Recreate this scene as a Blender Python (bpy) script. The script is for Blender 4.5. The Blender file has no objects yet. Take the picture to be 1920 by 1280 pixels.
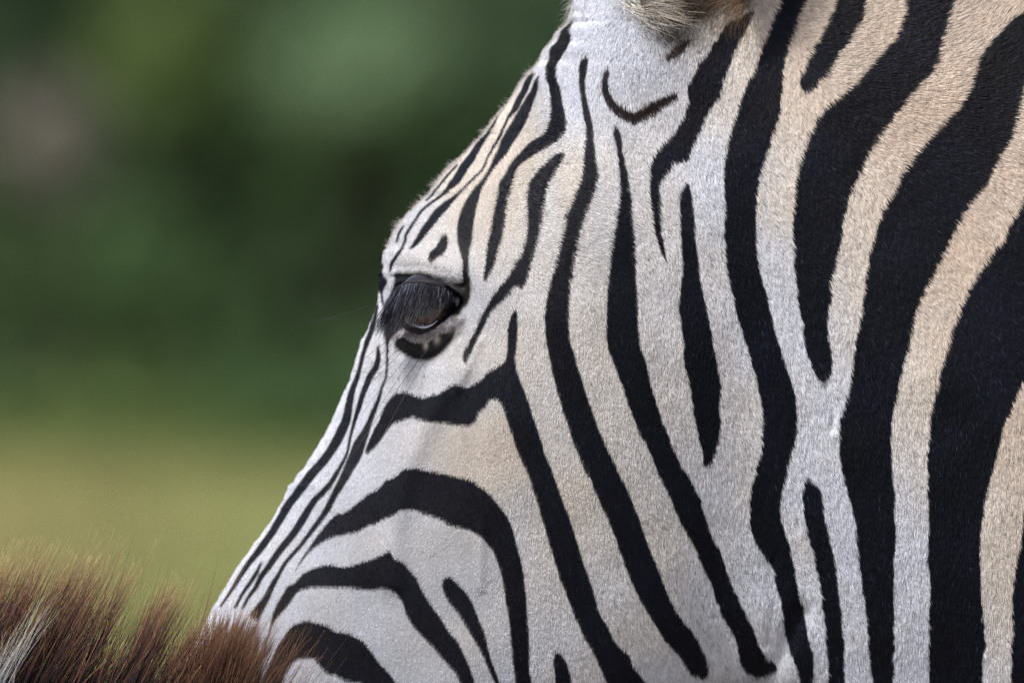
import bpy, bmesh, math
import numpy as np
from mathutils import Vector, noise as mnoise

rng = np.random.default_rng(11)
scene = bpy.context.scene
col = scene.collection
# ------------------------------------------------------------------ camera, sky, sun, exposure
S = 0.55 / 1920.0            # metres per photograph pixel at the animal
D = 6.0                      # camera stands 6 m from the zebra's mid plane
TILT = math.radians(-0.90)
CAMZ = 1.36
cam_d = bpy.data.cameras.new('camera'); cam = bpy.data.objects.new('camera', cam_d); col.objects.link(cam)
cam.location = (0, -D, CAMZ); cam.rotation_euler = (math.pi/2 + TILT, 0, 0)
cam_d.sensor_width = 36.0; cam_d.lens = 36.0 * D / 0.55
cam_d.clip_start = 0.5; cam_d.clip_end = 3000
cam_d.dof.use_dof = True; cam_d.dof.focus_distance = D - 0.104; cam_d.dof.aperture_fstop = 6.0
scene.camera = cam
world = bpy.data.worlds.new("World"); scene.world = world; world.use_nodes = True
wn = world.node_tree.nodes; wl = world.node_tree.links
bg = wn['Background']; sky = wn.new('ShaderNodeTexSky'); sky.sky_type = 'NISHITA'; sky.sun_disc = False
SUN_EL, SUN_AZ = math.radians(54), math.radians(-135)   # azimuth measured from +Y, clockwise seen from above
sky.sun_elevation = SUN_EL; sky.sun_rotation = SUN_AZ; sky.dust_density = 4.0; sky.air_density = 1.0; sky.ozone_density = 1.0
bg.inputs['Strength'].default_value = 0.115
wl.new(sky.outputs[0], bg.inputs['Color'])
sun_d = bpy.data.lights.new('sun', 'SUN'); sun = bpy.data.objects.new('sun', sun_d); col.objects.link(sun)
sun_d.energy = 2.1; sun_d.angle = math.radians(8); sun_d.color = (1.0, 0.965, 0.92)
sdir = Vector((math.sin(SUN_AZ)*math.cos(SUN_EL), math.cos(SUN_AZ)*math.cos(SUN_EL), math.sin(SUN_EL)))
sun.rotation_euler = sdir.to_track_quat('Z', 'Y').to_euler(); sun.location = (0, -8, 12)
scene.view_settings.view_transform = 'Standard'; scene.view_settings.look = 'None'
scene.view_settings.exposure = 0.50; scene.view_settings.gamma = 1.0
scene.view_settings.use_curve_mapping = False
scene.render.engine = 'CYCLES'
scene.cycles.use_denoising = True
scene.cycles.denoiser = 'OPENIMAGEDENOISE'; scene.cycles.denoising_input_passes = 'RGB_ALBEDO_NORMAL'; scene.cycles.denoising_prefilter = 'NONE'
scene.cycles_curves.shape = 'RIBBONS'
scene.cycles.max_bounces = 6; scene.cycles.diffuse_bounces = 3

# ------------------------------------------------------------------ mapping photograph <-> place
ct, st = math.cos(TILT), math.sin(TILT)
K = cam_d.lens / 36.0 * 1920.0
def to_px(P):
    """pixel of world points (N,3)"""
    v = P - np.array([0, -D, CAMZ])
    fwd = v[:, 1]*ct + v[:, 2]*st
    up = -v[:, 1]*st + v[:, 2]*ct
    return np.stack([960 + K*v[:, 0]/fwd, 640 - K*up/fwd], 1)
def at(px, py, Y):
    """world points seen at a pixel, on the plane y = Y (all arrays)"""
    px, py, Y = np.broadcast_arrays(np.asarray(px, float), np.asarray(py, float), np.asarray(Y, float))
    dx = (px-960)/K; dz = -(py-640)/K
    ry = ct - dz*st; rz = st + dz*ct
    t = (Y + D)/ry
    return np.stack([dx*t, Y + 0*t, CAMZ + rz*t], -1)

# ------------------------------------------------------------------ coat pattern (dark stripes as closed outlines)
POLY = [
# long stripe from ear to throat
[(1470,-60),(1456,0),(1439,46),(1427,83),(1415,120),(1395,155),(1385,183),(1375,218),(1365,250),(1359,280),(1355,320),(1356,358),(1355,420),(1357,470),(1360,500),(1370,540),(1378,578),(1388,610),(1397,640),(1407,675),(1417,715),(1424,752),(1426,795),(1425,835),(1417,865),(1410,895),(1405,922),(1404,960),(1407,992),(1420,1015),(1432,1037),(1447,1060),(1452,1085),(1462,1115),(1467,1145),(1472,1180),(1482,1215),(1492,1247),(1500,1280),(1510,1310),(1519,1300),(1522,1280),(1524,1255),(1525,1230),(1520,1205),(1512,1172),(1502,1130),(1492,1090),(1487,1060),(1480,1027),(1470,995),(1462,960),(1462,935),(1470,890),(1477,855),(1487,825),(1491,800),(1491,752),(1486,722),(1477,695),(1467,665),(1459,640),(1447,605),(1440,572),(1429,530),(1420,495),(1415,457),(1414,407),(1416,357),(1421,320),(1435,282),(1444,250),(1454,225),(1461,190),(1464,140),(1467,110),(1477,72),(1490,30),(1501,0),(1512,-60)],
[(1570,-60),(1557,0),(1550,25),(1540,47),(1527,70),(1515,95),(1506,118),(1499,135),(1496,150),(1507,165),(1522,160),(1532,145),(1545,135),(1560,107),(1580,82),(1592,60),(1607,42),(1612,22),(1615,0),(1625,-60)],
[(1690,-60),(1687,0),(1688,22),(1680,47),(1670,72),(1652,92),(1635,112),(1615,135),(1595,157),(1575,172),(1557,185),(1540,202),(1525,220),(1516,245),(1506,272),(1497,295),(1490,320),(1485,357),(1482,407),(1484,460),(1486,495),(1491,535),(1495,570),(1502,600),(1506,640),(1512,660),(1521,685),(1530,702),(1540,706),(1551,700),(1557,677),(1556,655),(1555,640),(1550,615),(1550,580),(1555,550),(1552,525),(1560,495),(1567,467),(1575,440),(1577,405),(1585,380),(1592,352),(1607,320),(1617,297),(1630,270),(1647,242),(1665,220),(1685,195),(1705,172),(1722,152),(1740,135),(1750,110),(1757,82),(1765,50),(1772,20),(1780,0),(1800,-60)],
[(2000,-60),(1955,10),(1919,30),(1890,47),(1870,65),(1852,82),(1835,100),(1825,117),(1817,140),(1812,160),(1800,185),(1785,205),(1765,225),(1745,245),(1727,267),(1710,287),(1695,310),(1687,320),(1672,352),(1657,377),(1645,407),(1637,437),(1627,462),(1625,490),(1617,520),(1614,552),(1612,580),(1606,610),(1601,640),(1597,675),(1590,707),(1584,740),(1575,770),(1571,802),(1572,840),(1577,872),(1582,895),(1590,925),(1600,960),(1605,995),(1606,1025),(1610,1060),(1615,1092),(1621,1130),(1625,1172),(1627,1210),(1631,1247),(1632,1280),(1636,1400),(1660,1400),(1672,1280),(1676,1210),(1675,1160),(1675,1100),(1676,1047),(1679,997),(1676,960),(1675,915),(1671,877),(1669,835),(1670,800),(1672,765),(1680,732),(1685,705),(1692,672),(1701,640),(1710,587),(1720,560),(1730,537),(1745,510),(1760,480),(1772,452),(1787,422),(1802,395),(1820,367),(1840,345),(1851,320),(1862,300),(1875,277),(1890,252),(1897,225),(1902,200),(1910,172),(1920,147),(1960,90),(2060,-60)],
[(2080,120),(2000,220),(1950,295),(1920,345),(1907,382),(1890,412),(1877,445),(1860,462),(1845,487),(1827,510),(1815,532),(1802,560),(1792,585),(1782,610),(1776,640),(1767,670),(1760,697),(1752,730),(1744,757),(1741,790),(1739,825),(1735,855),(1737,890),(1737,922),(1740,960),(1740,1035),(1742,1085),(1741,1160),(1741,1280),(1742,1450),(1830,1450),(1840,1280),(1841,1230),(1847,1205),(1844,1160),(1841,1125),(1839,1100),(1837,1035),(1837,997),(1841,960),(1845,932),(1850,907),(1860,877),(1867,847),(1875,815),(1880,790),(1892,765),(1902,735),(1920,705),(1990,600),(2080,500),(2200,380)],
[(2200,560),(2060,660),(1980,760),(1935,870),(1917,960),(1914,1005),(1906,1032),(1901,1072),(1897,1100),(1897,1160),(1895,1210),(1895,1255),(1892,1280),(1890,1450),(2010,1450),(2010,1000),(2080,850),(2200,760)],
# small blade inside the throat fork
[(1512,887),(1506,895),(1502,915),(1504,940),(1506,960),(1512,995),(1520,1022),(1525,1050),(1532,1077),(1537,1105),(1541,1135),(1544,1172),(1547,1205),(1551,1240),(1552,1280),(1555,1400),(1584,1400),(1582,1280),(1580,1235),(1581,1200),(1577,1172),(1575,1130),(1569,1100),(1565,1060),(1559,1030),(1551,990),(1545,960),(1542,960),(1540,935),(1535,912),(1522,897)],
# ear side stripe
[(1412,13),(1392,22),(1370,30),(1357,45),(1345,65),(1330,92),(1310,112),(1304,130),(1295,147),(1287,160),(1291,175),(1287,197),(1277,220),(1265,240),(1250,257),(1237,272),(1225,287),(1217,307),(1216,320),(1215,357),(1219,395),(1222,420),(1226,440),(1232,460),(1241,475),(1249,489),(1245,470),(1242,452),(1237,437),(1236,415),(1236,382),(1234,350),(1237,335),(1250,318),(1262,302),(1287,297),(1292,282),(1302,260),(1312,235),(1322,212),(1335,192),(1345,177),(1352,155),(1362,130),(1372,105),(1382,80),(1395,55),(1405,32)],
[(1140,122),(1132,135),(1130,155),(1132,175),(1142,192),(1157,207),(1172,215),(1180,225),(1190,230),(1200,222),(1217,215),(1232,205),(1245,192),(1260,182),(1271,170),(1265,167),(1247,175),(1235,182),(1217,185),(1205,200),(1190,205),(1172,200),(1157,192),(1145,185),(1139,170),(1137,147)],
[(1067,38),(1060,52),(1050,70),(1037,87),(1032,105),(1027,122),(1026,140),(1029,162),(1030,187),(1029,212),(1025,232),(1017,250),(1002,260),(987,272),(975,287),(962,302),(953,316),(945,332),(935,347),(930,370),(925,390),(921,412),(917,437),(912,462),(910,487),(906,510),(906,525),(910,525),(917,512),(925,497),(930,475),(937,455),(942,435),(945,412),(947,392),(952,367),(960,340),(968,317),(990,297),(1005,287),(1025,275),(1040,265),(1052,252),(1059,237),(1059,217),(1055,192),(1052,170),(1046,147),(1046,125),(1052,107),(1067,87),(1074,67),(1075,40)],
[(1056,285),(1042,286),(1030,295),(1020,305),(1005,320),(992,337),(987,355),(985,380),(986,405),(986,432),(982,455),(975,477),(962,497),(952,515),(940,530),(925,550),(912,572),(902,592),(892,615),(882,634),(877,646),(870,656),(867,667),(869,677),(874,680),(877,672),(884,660),(891,644),(900,627),(909,607),(917,590),(925,577),(940,565),(952,552),(962,537),(970,535),(977,540),(985,527),(990,510),(994,490),(1000,467),(1006,445),(1012,415),(1016,387),(1020,365),(1025,345),(1036,325),(1050,302)],
[(1102,102),(1091,107),(1087,122),(1086,140),(1087,162),(1090,182),(1091,205),(1095,225),(1096,247),(1095,270),(1091,292),(1090,320),(1080,350),(1070,377),(1059,402),(1055,427),(1050,447),(1045,470),(1040,492),(1032,515),(1026,540),(1022,565),(1020,590),(1022,615),(1024,640),(1029,665),(1035,695),(1042,722),(1051,750),(1057,772),(1067,800),(1075,825),(1085,847),(1096,877),(1107,895),(1117,920),(1127,945),(1135,960),(1145,985),(1157,1015),(1167,1047),(1177,1072),(1187,1097),(1200,1122),(1215,1145),(1227,1165),(1242,1190),(1260,1210),(1275,1227),(1287,1247),(1302,1260),(1322,1265),(1327,1252),(1325,1232),(1317,1215),(1307,1190),(1292,1172),(1275,1152),(1262,1130),(1252,1107),(1242,1085),(1230,1055),(1217,1025),(1207,1000),(1200,975),(1192,955),(1180,927),(1167,897),(1157,877),(1147,852),(1135,830),(1125,807),(1115,780),(1105,752),(1097,730),(1090,702),(1082,682),(1075,655),(1069,640),(1065,605),(1065,570),(1067,532),(1071,502),(1076,475),(1082,442),(1090,412),(1100,387),(1110,362),(1116,342),(1118,318),(1115,292),(1112,260),(1111,235),(1107,215),(1102,195),(1099,175),(1097,150),(1101,130),(1104,110)],
[(1151,232),(1150,245),(1154,265),(1157,287),(1159,320),(1160,350),(1157,377),(1152,405),(1149,430),(1145,452),(1141,480),(1139,510),(1136,545),(1136,582),(1137,640),(1147,672),(1157,695),(1167,727),(1177,755),(1187,780),(1197,805),(1210,827),(1220,852),(1230,877),(1242,902),(1255,927),(1268,957),(1280,982),(1295,1007),(1310,1042),(1322,1067),(1335,1097),(1342,1120),(1352,1145),(1365,1170),(1375,1185),(1381,1210),(1387,1237),(1400,1255),(1422,1262),(1442,1257),(1453,1245),(1450,1235),(1435,1225),(1422,1205),(1412,1180),(1402,1155),(1390,1132),(1380,1110),(1367,1082),(1357,1052),(1347,1025),(1340,1013),(1330,990),(1321,962),(1312,930),(1302,910),(1292,890),(1277,870),(1267,847),(1257,825),(1247,800),(1237,775),(1230,750),(1222,725),(1215,700),(1210,672),(1199,643),(1195,610),(1194,570),(1191,532),(1189,490),(1186,445),(1182,402),(1182,370),(1177,350),(1174,320),(1167,282),(1165,255),(1159,237)],
[(1286,337),(1277,347),(1272,362),(1272,402),(1274,445),(1277,495),(1275,532),(1272,570),(1276,605),(1280,640),(1281,677),(1290,705),(1294,740),(1299,770),(1305,797),(1312,827),(1316,850),(1319,866),(1332,862),(1340,840),(1346,815),(1349,790),(1347,752),(1349,720),(1345,685),(1340,655),(1335,640),(1330,600),(1322,570),(1315,540),(1309,507),(1305,470),(1301,440),(1299,400),(1296,370),(1292,347)],
# cheek fork
[(964,577),(957,592),(952,615),(952,640),(947,672),(930,687),(915,695),(905,707),(887,720),(875,725),(855,719),(840,725),(825,735),(807,740),(792,744),(777,740),(765,735),(747,734),(735,742),(725,755),(717,770),(711,787),(702,802),(695,817),(690,830),(685,847),(695,845),(705,835),(717,820),(727,805),(735,795),(745,790),(762,785),(775,781),(792,787),(812,790),(830,791),(855,796),(875,797),(890,790),(897,775),(910,760),(920,747),(930,747),(940,755),(947,772),(952,790),(960,812),(970,842),(980,865),(990,885),(997,905),(1005,930),(1013,958),(1022,990),(1030,1017),(1039,1047),(1050,1082),(1060,1107),(1070,1135),(1082,1162),(1095,1190),(1110,1215),(1122,1242),(1137,1275),(1160,1330),(1260,1330),(1212,1275),(1195,1255),(1185,1240),(1177,1222),(1160,1210),(1150,1195),(1140,1170),(1125,1147),(1117,1120),(1110,1097),(1102,1075),(1092,1047),(1085,1025),(1077,997),(1070,975),(1065,960),(1052,927),(1042,900),(1032,872),(1021,847),(1014,820),(1005,795),(997,770),(987,740),(979,720),(970,695),(966,670),(969,640),(971,615),(969,585)],
# big arch on the cheek
[(540,1092),(550,1077),(562,1052),(580,1025),(592,1007),(605,990),(617,975),(632,962),(645,960),(660,950),(675,937),(690,925),(705,917),(715,910),(722,900),(732,895),(745,890),(755,880),(770,876),(785,877),(802,881),(825,885),(847,890),(865,894),(885,900),(900,910),(915,920),(927,935),(944,955),(957,977),(965,1002),(970,1022),(977,1047),(981,1072),(984,1100),(987,1130),(989,1165),(991,1190),(992,1222),(992,1247),(996,1277),(998,1350),(972,1350),(967,1277),(962,1247),(959,1210),(955,1172),(952,1147),(947,1120),(944,1095),(939,1070),(932,1050),(925,1032),(915,1020),(905,1007),(890,997),(875,991),(858,987),(840,982),(827,972),(810,967),(792,960),(770,954),(750,956),(740,963),(725,970),(705,980),(690,985),(672,995),(650,1000),(627,1005),(610,1012),(595,1022),(582,1032),(570,1047),(560,1060),(550,1077)],
[(487,1217),(495,1202),(505,1180),(510,1155),(520,1130),(532,1110),(540,1096),(552,1092),(565,1077),(580,1067),(597,1060),(617,1057),(642,1060),(660,1058),(680,1052),(697,1047),(712,1040),(730,1032),(740,1045),(755,1052),(767,1065),(780,1080),(790,1102),(802,1122),(815,1142),(827,1157),(840,1180),(857,1200),(870,1225),(880,1247),(890,1277),(905,1340),(885,1340),(862,1277),(855,1262),(842,1247),(827,1230),(815,1215),(802,1202),(790,1190),(775,1172),(762,1150),(755,1130),(747,1117),(737,1107),(717,1102),(692,1105),(672,1102),(645,1100),(617,1100),(592,1100),(572,1102),(557,1110),(547,1125),(535,1140),(522,1155),(512,1170),(505,1190),(495,1210)],
[(840,1080),(830,1087),(830,1102),(837,1120),(850,1137),(860,1150),(875,1175),(890,1200),(905,1227),(917,1255),(927,1280),(950,1350),(965,1350),(937,1277),(925,1245),(917,1220),(910,1190),(900,1165),(890,1140),(882,1122),(870,1105),(857,1092),(847,1082)],
[(1045,1217),(1037,1232),(1039,1255),(1041,1280),(1048,1360),(1090,1360),(1072,1280),(1067,1252),(1057,1230)],
[(470,1330),(495,1270),(520,1210),(530,1195),(540,1180),(555,1167),(577,1162),(597,1167),(612,1170),(627,1180),(650,1185),(667,1192),(682,1202),(695,1217),(707,1235),(722,1252),(737,1270),(760,1310),(800,1400),(740,1400),(700,1300),(675,1280),(650,1275),(630,1265),(612,1260),(600,1247),(590,1235),(575,1232),(560,1235),(550,1240),(535,1262),(505,1330)],
# brow spot, patch left of the eye, line of the near eyelid
[(835,440),(840,445),(840,460),(832,475),(820,482),(810,490),(804,485),(807,472),(820,460),(827,445)],
[(717,490),(710,500),(704,512),(702,526),(708,540),(716,549),(720,539),(726,530),(726,521),(720,515),(719,505),(720,494)],
]
POLY_EYE = [(740,514),(752,511),(777,511),(797,514),(815,519),(834,524),(846,529),(862,529),(870,522),(877,524),(882,536),(882,555),(877,570),(867,580),(862,590),(846,592),(834,601),(821,610),(809,617),(796,624),(777,622),(765,618),(752,618),(742,626),(734,634),(727,652),(724,652),(722,640),(719,620),(721,605),(721,590),(722,570),(731,550),(739,530)]
POLY_LID = [(744,634),(756,629),(765,635),(775,640),(790,641),(802,640),(815,630),(827,624),(840,619),(851,610),(854,620),(846,636),(835,650),(825,660),(809,670),(790,675),(775,671),(762,662),(756,655),(745,654),(739,649),(740,640)]
# thin stripes as centre line + full width (x, y, w)
LINES = [
[(709,568,2),(705,590,5),(700,610,7),(693,630,7),(687,645,6),(681,665,5),(675,690,5),(668,712,7),(660,735,9),(655,760,11),(650,785,13),(642,805,14),(632,825,14),(620,845,13),(605,865,13),(587,885,13),(572,905,13),(555,927,12),(540,947,12),(527,970,11),(512,995,10),(498,1015,10),(483,1035,9),(467,1055,7),(452,1077,6),(440,1097,5),(428,1115,3),(415,1134,2)],
[(709,648,2),(710,667,6),(706,685,8),(695,702,9),(687,722,8),(680,740,7),(674,760,7),(667,782,5),(662,800,4),(657,820,3),(652,845,3),(645,862,4),(635,880,5),(622,902,7),(607,920,8),(590,937,9),(577,957,10),(565,977,11),(550,1000,10),(532,1022,10),(517,1042,9),(505,1060,8),(490,1080,7),(480,1100,6),(467,1117,4),(456,1138,3)],
[(491,1053,2),(480,1075,5),(467,1095,5),(455,1112,4),(442,1137,3)],
[(727,652,3),(726,685,2),(724,705,2),(716,727,3),(711,745,4),(704,762,6),(697,780,7),(691,795,8),(684,812,12),(675,830,17),(667,852,18),(657,872,15),(647,892,13),(637,910,11),(627,927,9),(617,947,9),(608,962,8),(595,980,7),(580,1000,6),(565,1020,5),(550,1037,5),(535,1055,5),(525,1072,5),(515,1090,7),(507,1105,8),(500,1120,10),(488,1138,13),(476,1158,16)],
[(1002,134,4),(992,147,8),(983,172,9),(972,192,9),(962,211,8),(951,226,3),(943,245,3),(934,263,3.5),(917,293,2),(905,319,2),(891,333,2),(875,349,3),(863,361,3),(849,374,6),(835,387,11),(820,402,13),(807,420,12),(797,432,11),(785,450,8),(772,465,3)],
[(1013,140,2),(1005,153,4),(1000,174,8),(992,190,11),(983,209,15),(974,228,17),(962,249,18),(951,267,18),(942,286,14),(930,305,9),(919,322,5),(908,340,6),(896,357,10),(887,375,16),(880,392,20),(875,410,23),(872,430,24),(871,450,21),(871,470,14),(872,490,8),(872,512,9),(875,532,13)],
[(945,200,3),(932,219,3),(923,237,4),(914,249,7),(904,264,9),(893,281,10),(882,299,12),(869,316,13),(857,337,12),(845,350,9),(835,361,5),(820,373,3),(802,386,3),(790,397,3),(780,412,3),(770,427,3.5),(762,442,3.5),(757,462,3),(745,478,4),(735,492,4),(732,508,2)],
[(856,311,2),(840,329,2.5),(830,341,2.5),(815,360,2.5),(802,375,2)],
[(757,424,2),(749,437,3),(744,454,2)],
[(716,546,2),(717,560,2),(721,571,2)],
[(1138,128,5),(1134,160,9),(1143,185,12),(1165,206,15),(1190,215,17),(1215,202,16),(1240,186,14),(1266,172,9)],
[(1248,103,7),(1265,91,15),(1281,78,12),(1295,67,5)],
]
RX0, RY0, RW, RH = -500, -500, 2900, 2300
def catmull(pts, closed=True, n=4):
    P = np.asarray(pts, float)
    if closed: A = np.concatenate([P[-1:], P, P[:2]])
    else: A = np.concatenate([P[:1], P, P[-1:]])
    out = []
    t = (np.arange(n)/n)[:, None]
    m = len(A)-3
    for i in range(m):
        p0, p1, p2, p3 = A[i:i+4]
        out.append(0.5*((2*p1)+(-p0+p2)*t+(2*p0-5*p1+4*p2-p3)*t*t+(-p0+3*p1-3*p2+p3)*t**3))
    if not closed: out.append(P[-1:])
    return np.concatenate(out)
def fill(img, pts, val=1.0):
    P = np.asarray(pts) - [RX0, RY0]; Q = np.roll(P, -1, 0)
    y0, y1 = int(max(0, P[:, 1].min())), int(min(RH-1, P[:, 1].max()+1))
    for y in range(y0, y1+1):
        yc = y + 0.5
        m = (P[:, 1] <= yc) != (Q[:, 1] <= yc)
        if not m.any(): continue
        a, b = P[m], Q[m]
        xs = np.sort(a[:, 0] + (yc-a[:, 1])*(b[:, 0]-a[:, 0])/(b[:, 1]-a[:, 1]))
        for k in range(0, len(xs)-1, 2):
            i0, i1 = int(max(0, round(xs[k]))), int(min(RW, round(xs[k+1])))
            if i1 > i0: img[y, i0:i1] = val
def strokes(img, pts, val=1.0):
    P = catmull(pts, False, 6)
    for i in range(len(P)-1):
        a, b = P[i], P[i+1]; d = b[:2]-a[:2]; L = np.hypot(*d)+1e-6; nrm = np.array([-d[1], d[0]])/L
        d = d/L*0.8
        fill(img, [a[:2]-d+nrm*a[2]/2, b[:2]+d+nrm*b[2]/2, b[:2]+d-nrm*b[2]/2, a[:2]-d-nrm*a[2]/2], val)
dark = np.zeros((RH, RW), np.float32)
for p in POLY: fill(dark, catmull(p))
for l in LINES: strokes(dark, [(x, y, w*1.18+2.0) for x, y, w in l])
eyeskin = np.zeros((RH, RW), np.float32); fill(eyeskin, catmull(POLY_EYE)); fill(eyeskin, catmull(POLY_LID)); strokes(eyeskin, [(744,643,16),(768,655,26),(795,661,32),(820,650,28),(842,634,14),(850,618,8)])
strokes(eyeskin, [(725,625,10),(726,645,7),(727,660,3)])
def blur(a, n=1):
    for _ in range(n):
        a = (np.roll(a, 1, 0)+2*a+np.roll(a, -1, 0))/4; a = (np.roll(a, 1, 1)+2*a+np.roll(a, -1, 1))/4
    return a
dark = blur(dark, 1); eyeskin = blur(eyeskin, 2)
def look(img, q):
    x = np.clip(q[:, 0]-RX0-0.5, 0, RW-2); y = np.clip(q[:, 1]-RY0-0.5, 0, RH-2)
    i = x.astype(int); j = y.astype(int); fx = x-i; fy = y-j
    return img[j, i]*(1-fx)*(1-fy)+img[j, i+1]*fx*(1-fy)+img[j+1, i]*(1-fx)*fy+img[j+1, i+1]*fx*fy
def sstep(a, b, x):
    t = np.clip((x-a)/(b-a), 0, 1); return t*t*(3-2*t)
# cheap value noise on a lattice
_lat = rng.random((256, 256)).astype(np.float32)
def vn(x, y, sc):
    x = x/sc+57.3; y = y/sc+91.7
    i = np.floor(x).astype(int); j = np.floor(y).astype(int); fx = x-i; fy = y-j
    fx = fx*fx*(3-2*fx); fy = fy*fy*(3-2*fy)
    g = lambda a, b: _lat[a & 255, b & 255]
    return (g(i, j)*(1-fx)+g(i+1, j)*fx)*(1-fy)+(g(i, j+1)*(1-fx)+g(i+1, j+1)*fx)*fy
def gauss(q, cx, cy, sx, sy=None):
    sy = sy or sx
    return np.exp(-((q[:, 0]-cx)/sx)**2/2-((q[:, 1]-cy)/sy)**2/2)
def body_stripes(P):
    """stripes of the rest of the body, by position on the animal"""
    x, z = P[:, 0], P[:, 2]
    a = np.sin((x + 0.12*np.sin(z*5))*2*np.pi/0.085 + 2.0*np.sin(z*3.1+x*4))
    legs = np.sin(z*2*np.pi/0.055 + 1.5*np.sin(x*9))
    m = sstep(0.78, 0.68, z)
    return ((a*(1-m)+legs*m) > 0.02).astype(float)
def coat(P, Q=None):
    """albedo of the coat at points of the zebra; far flank mirrors the near one"""
    M = P.copy(); M[:, 1] = -np.abs(M[:, 1])
    q = to_px(M)
    d = look(dark, q)
    out = sstep(1935, 2010, q[:, 0]) + sstep(1320, 1440, q[:, 1]) + sstep(-30, -90, q[:, 1])*sstep(1480, 1560, q[:, 0])
    out = np.clip(out, 0, 1)
    d = d*(1-out) + body_stripes(P)*out
    muz = sstep(1480, 1560, q[:, 1])*sstep(760, 640, q[:, 0])
    d = np.maximum(d, muz)
    # white coat: cool white on face and throat, warm cream to tan up the neck
    x, y = q[:, 0], q[:, 1]
    tan = sstep(1330, 1850, x + 0.55*(500-y)) * 0.85
    tan = np.maximum(tan, 0.75*gauss(q, 1640, 120, 150, 170))
    tan = np.maximum(tan, 0.55*gauss(q, 900, 290, 90, 150))
    tan = np.maximum(tan, 0.35*gauss(q, 1070, 360, 40, 90))
    tan = np.maximum(tan, 0.33*gauss(q, 1130, 760, 230, 330))
    tan = np.maximum(tan, 0.45*gauss(q, 930, 850, 90, 90))
    tan = tan + 0.20*(vn(x, y, 90)-0.5)
    tan = np.clip(tan, 0, 1)[:, None]
    cool = np.array([0.68, 0.71, 0.79]); warm = np.array([0.65, 0.535, 0.445])
    mid = np.array([0.715, 0.665, 0.615])
    w = np.where(tan < 0.4, cool+(mid-cool)*tan/0.4, mid+(warm-mid)*(tan-0.4)/0.6)
    w = w*(0.94+0.12*vn(x+300, y, 45))[:, None]
    blk = np.array([0.0028, 0.0040, 0.0105])*(0.6+0.9*vn(x, y+99, 90))[:, None]
    brn = np.array([0.020, 0.010, 0.008])
    bm = np.maximum(np.maximum(gauss(q, 1200, 190, 60, 40), gauss(q, 1272, 84, 40, 25)), sstep(640, 500, x)*sstep(1080, 1190, y))[:, None]
    blk = blk*(1-bm)+brn*bm
    c = w*(1-d[:, None]) + blk*d[:, None]
    # brownish smear below the ear; shade of the ear hollow painted dark
    s = np.clip(0.35*gauss(q, 1255, 100, 22, 10), 0, 1)[:, None]
    c = c*(1-s)+np.array([0.07, 0.04, 0.028])*s
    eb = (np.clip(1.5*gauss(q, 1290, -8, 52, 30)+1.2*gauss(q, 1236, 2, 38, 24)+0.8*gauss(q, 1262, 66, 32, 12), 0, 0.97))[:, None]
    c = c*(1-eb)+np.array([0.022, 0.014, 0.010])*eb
    th = (gauss(q, 1432, 1300, 75, 34)*0.5)[:, None]*(1-d[:, None])
    c = c*(1-th)+np.array([0.10, 0.075, 0.05])*th  # throat shade below the jaw painted brown into the coat
    nose = (0.95*sstep(0.34, 0.62, gauss(q, 440, 1240, 52, 58)+0.55*(vn(x+0.45*y, y*0.16, 6)-0.5)))[:, None]
    c = c*(1-nose)+np.array([0.045, 0.018, 0.012])*nose
    # stained, thinly haired rim below the lower lid
    rim = np.exp(-(np.abs(y-np.interp(x, [735, 765, 800, 835, 860], [628, 628, 630, 612, 590]))/9)**2)*sstep(725, 745, x)*sstep(880, 850, x)*(0.35+0.9*vn(x*1.3, y*1.3, 6))
    c = c*(1-np.clip(rim, 0, 0.85)[:, None])+np.array([0.16, 0.125, 0.12])*np.clip(rim, 0, 0.85)[:, None]
    # eye surround
    e = look(eyeskin, q)[:, None]
    es = np.array([0.0035, 0.0032, 0.0042])
    mott = np.clip(gauss(q, 798, 647, 3, 5)+0.8*gauss(q, 818, 634, 4, 6)+0.6*gauss(q, 841, 617, 8, 4), 0, 1)[:, None]
    es = es*(1-mott)+np.array([0.45, 0.40, 0.38])*mott
    c = c*(1-e)+es*e
    return c, d, e[:, 0]

# ------------------------------------------------------------------ helpers
def link(o, parent=None):
    col.objects.link(o)
    if parent is not None: o.parent = parent
    return o
def mesh_obj(name, V, F, mat, parent=None, smooth=True):
    me = bpy.data.meshes.new(name); me.from_pydata([tuple(v) for v in V], [], F); me.update()
    if smooth: me.polygons.foreach_set('use_smooth', np.ones(len(me.polygons), bool))
    if mat: me.materials.append(mat)
    return link(bpy.data.objects.new(name, me), parent)
def empty(name, loc, label, cat, group=None):
    o = bpy.data.objects.new(name, None); col.objects.link(o); o.location = loc
    o['label'] = label; o['category'] = cat
    if group: o['group'] = group
    return o
def material(name, base=(0.5, 0.5, 0.5), rough=0.7, spec=0.3):
    m = bpy.data.materials.new(name); m.use_nodes = True
    b = m.node_tree.nodes['Principled BSDF']
    b.inputs['Base Color'].default_value = (*base, 1); b.inputs['Roughness'].default_value = rough
    b.inputs['Specular IOR Level'].default_value = spec
    return m, m.node_tree, b
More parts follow.
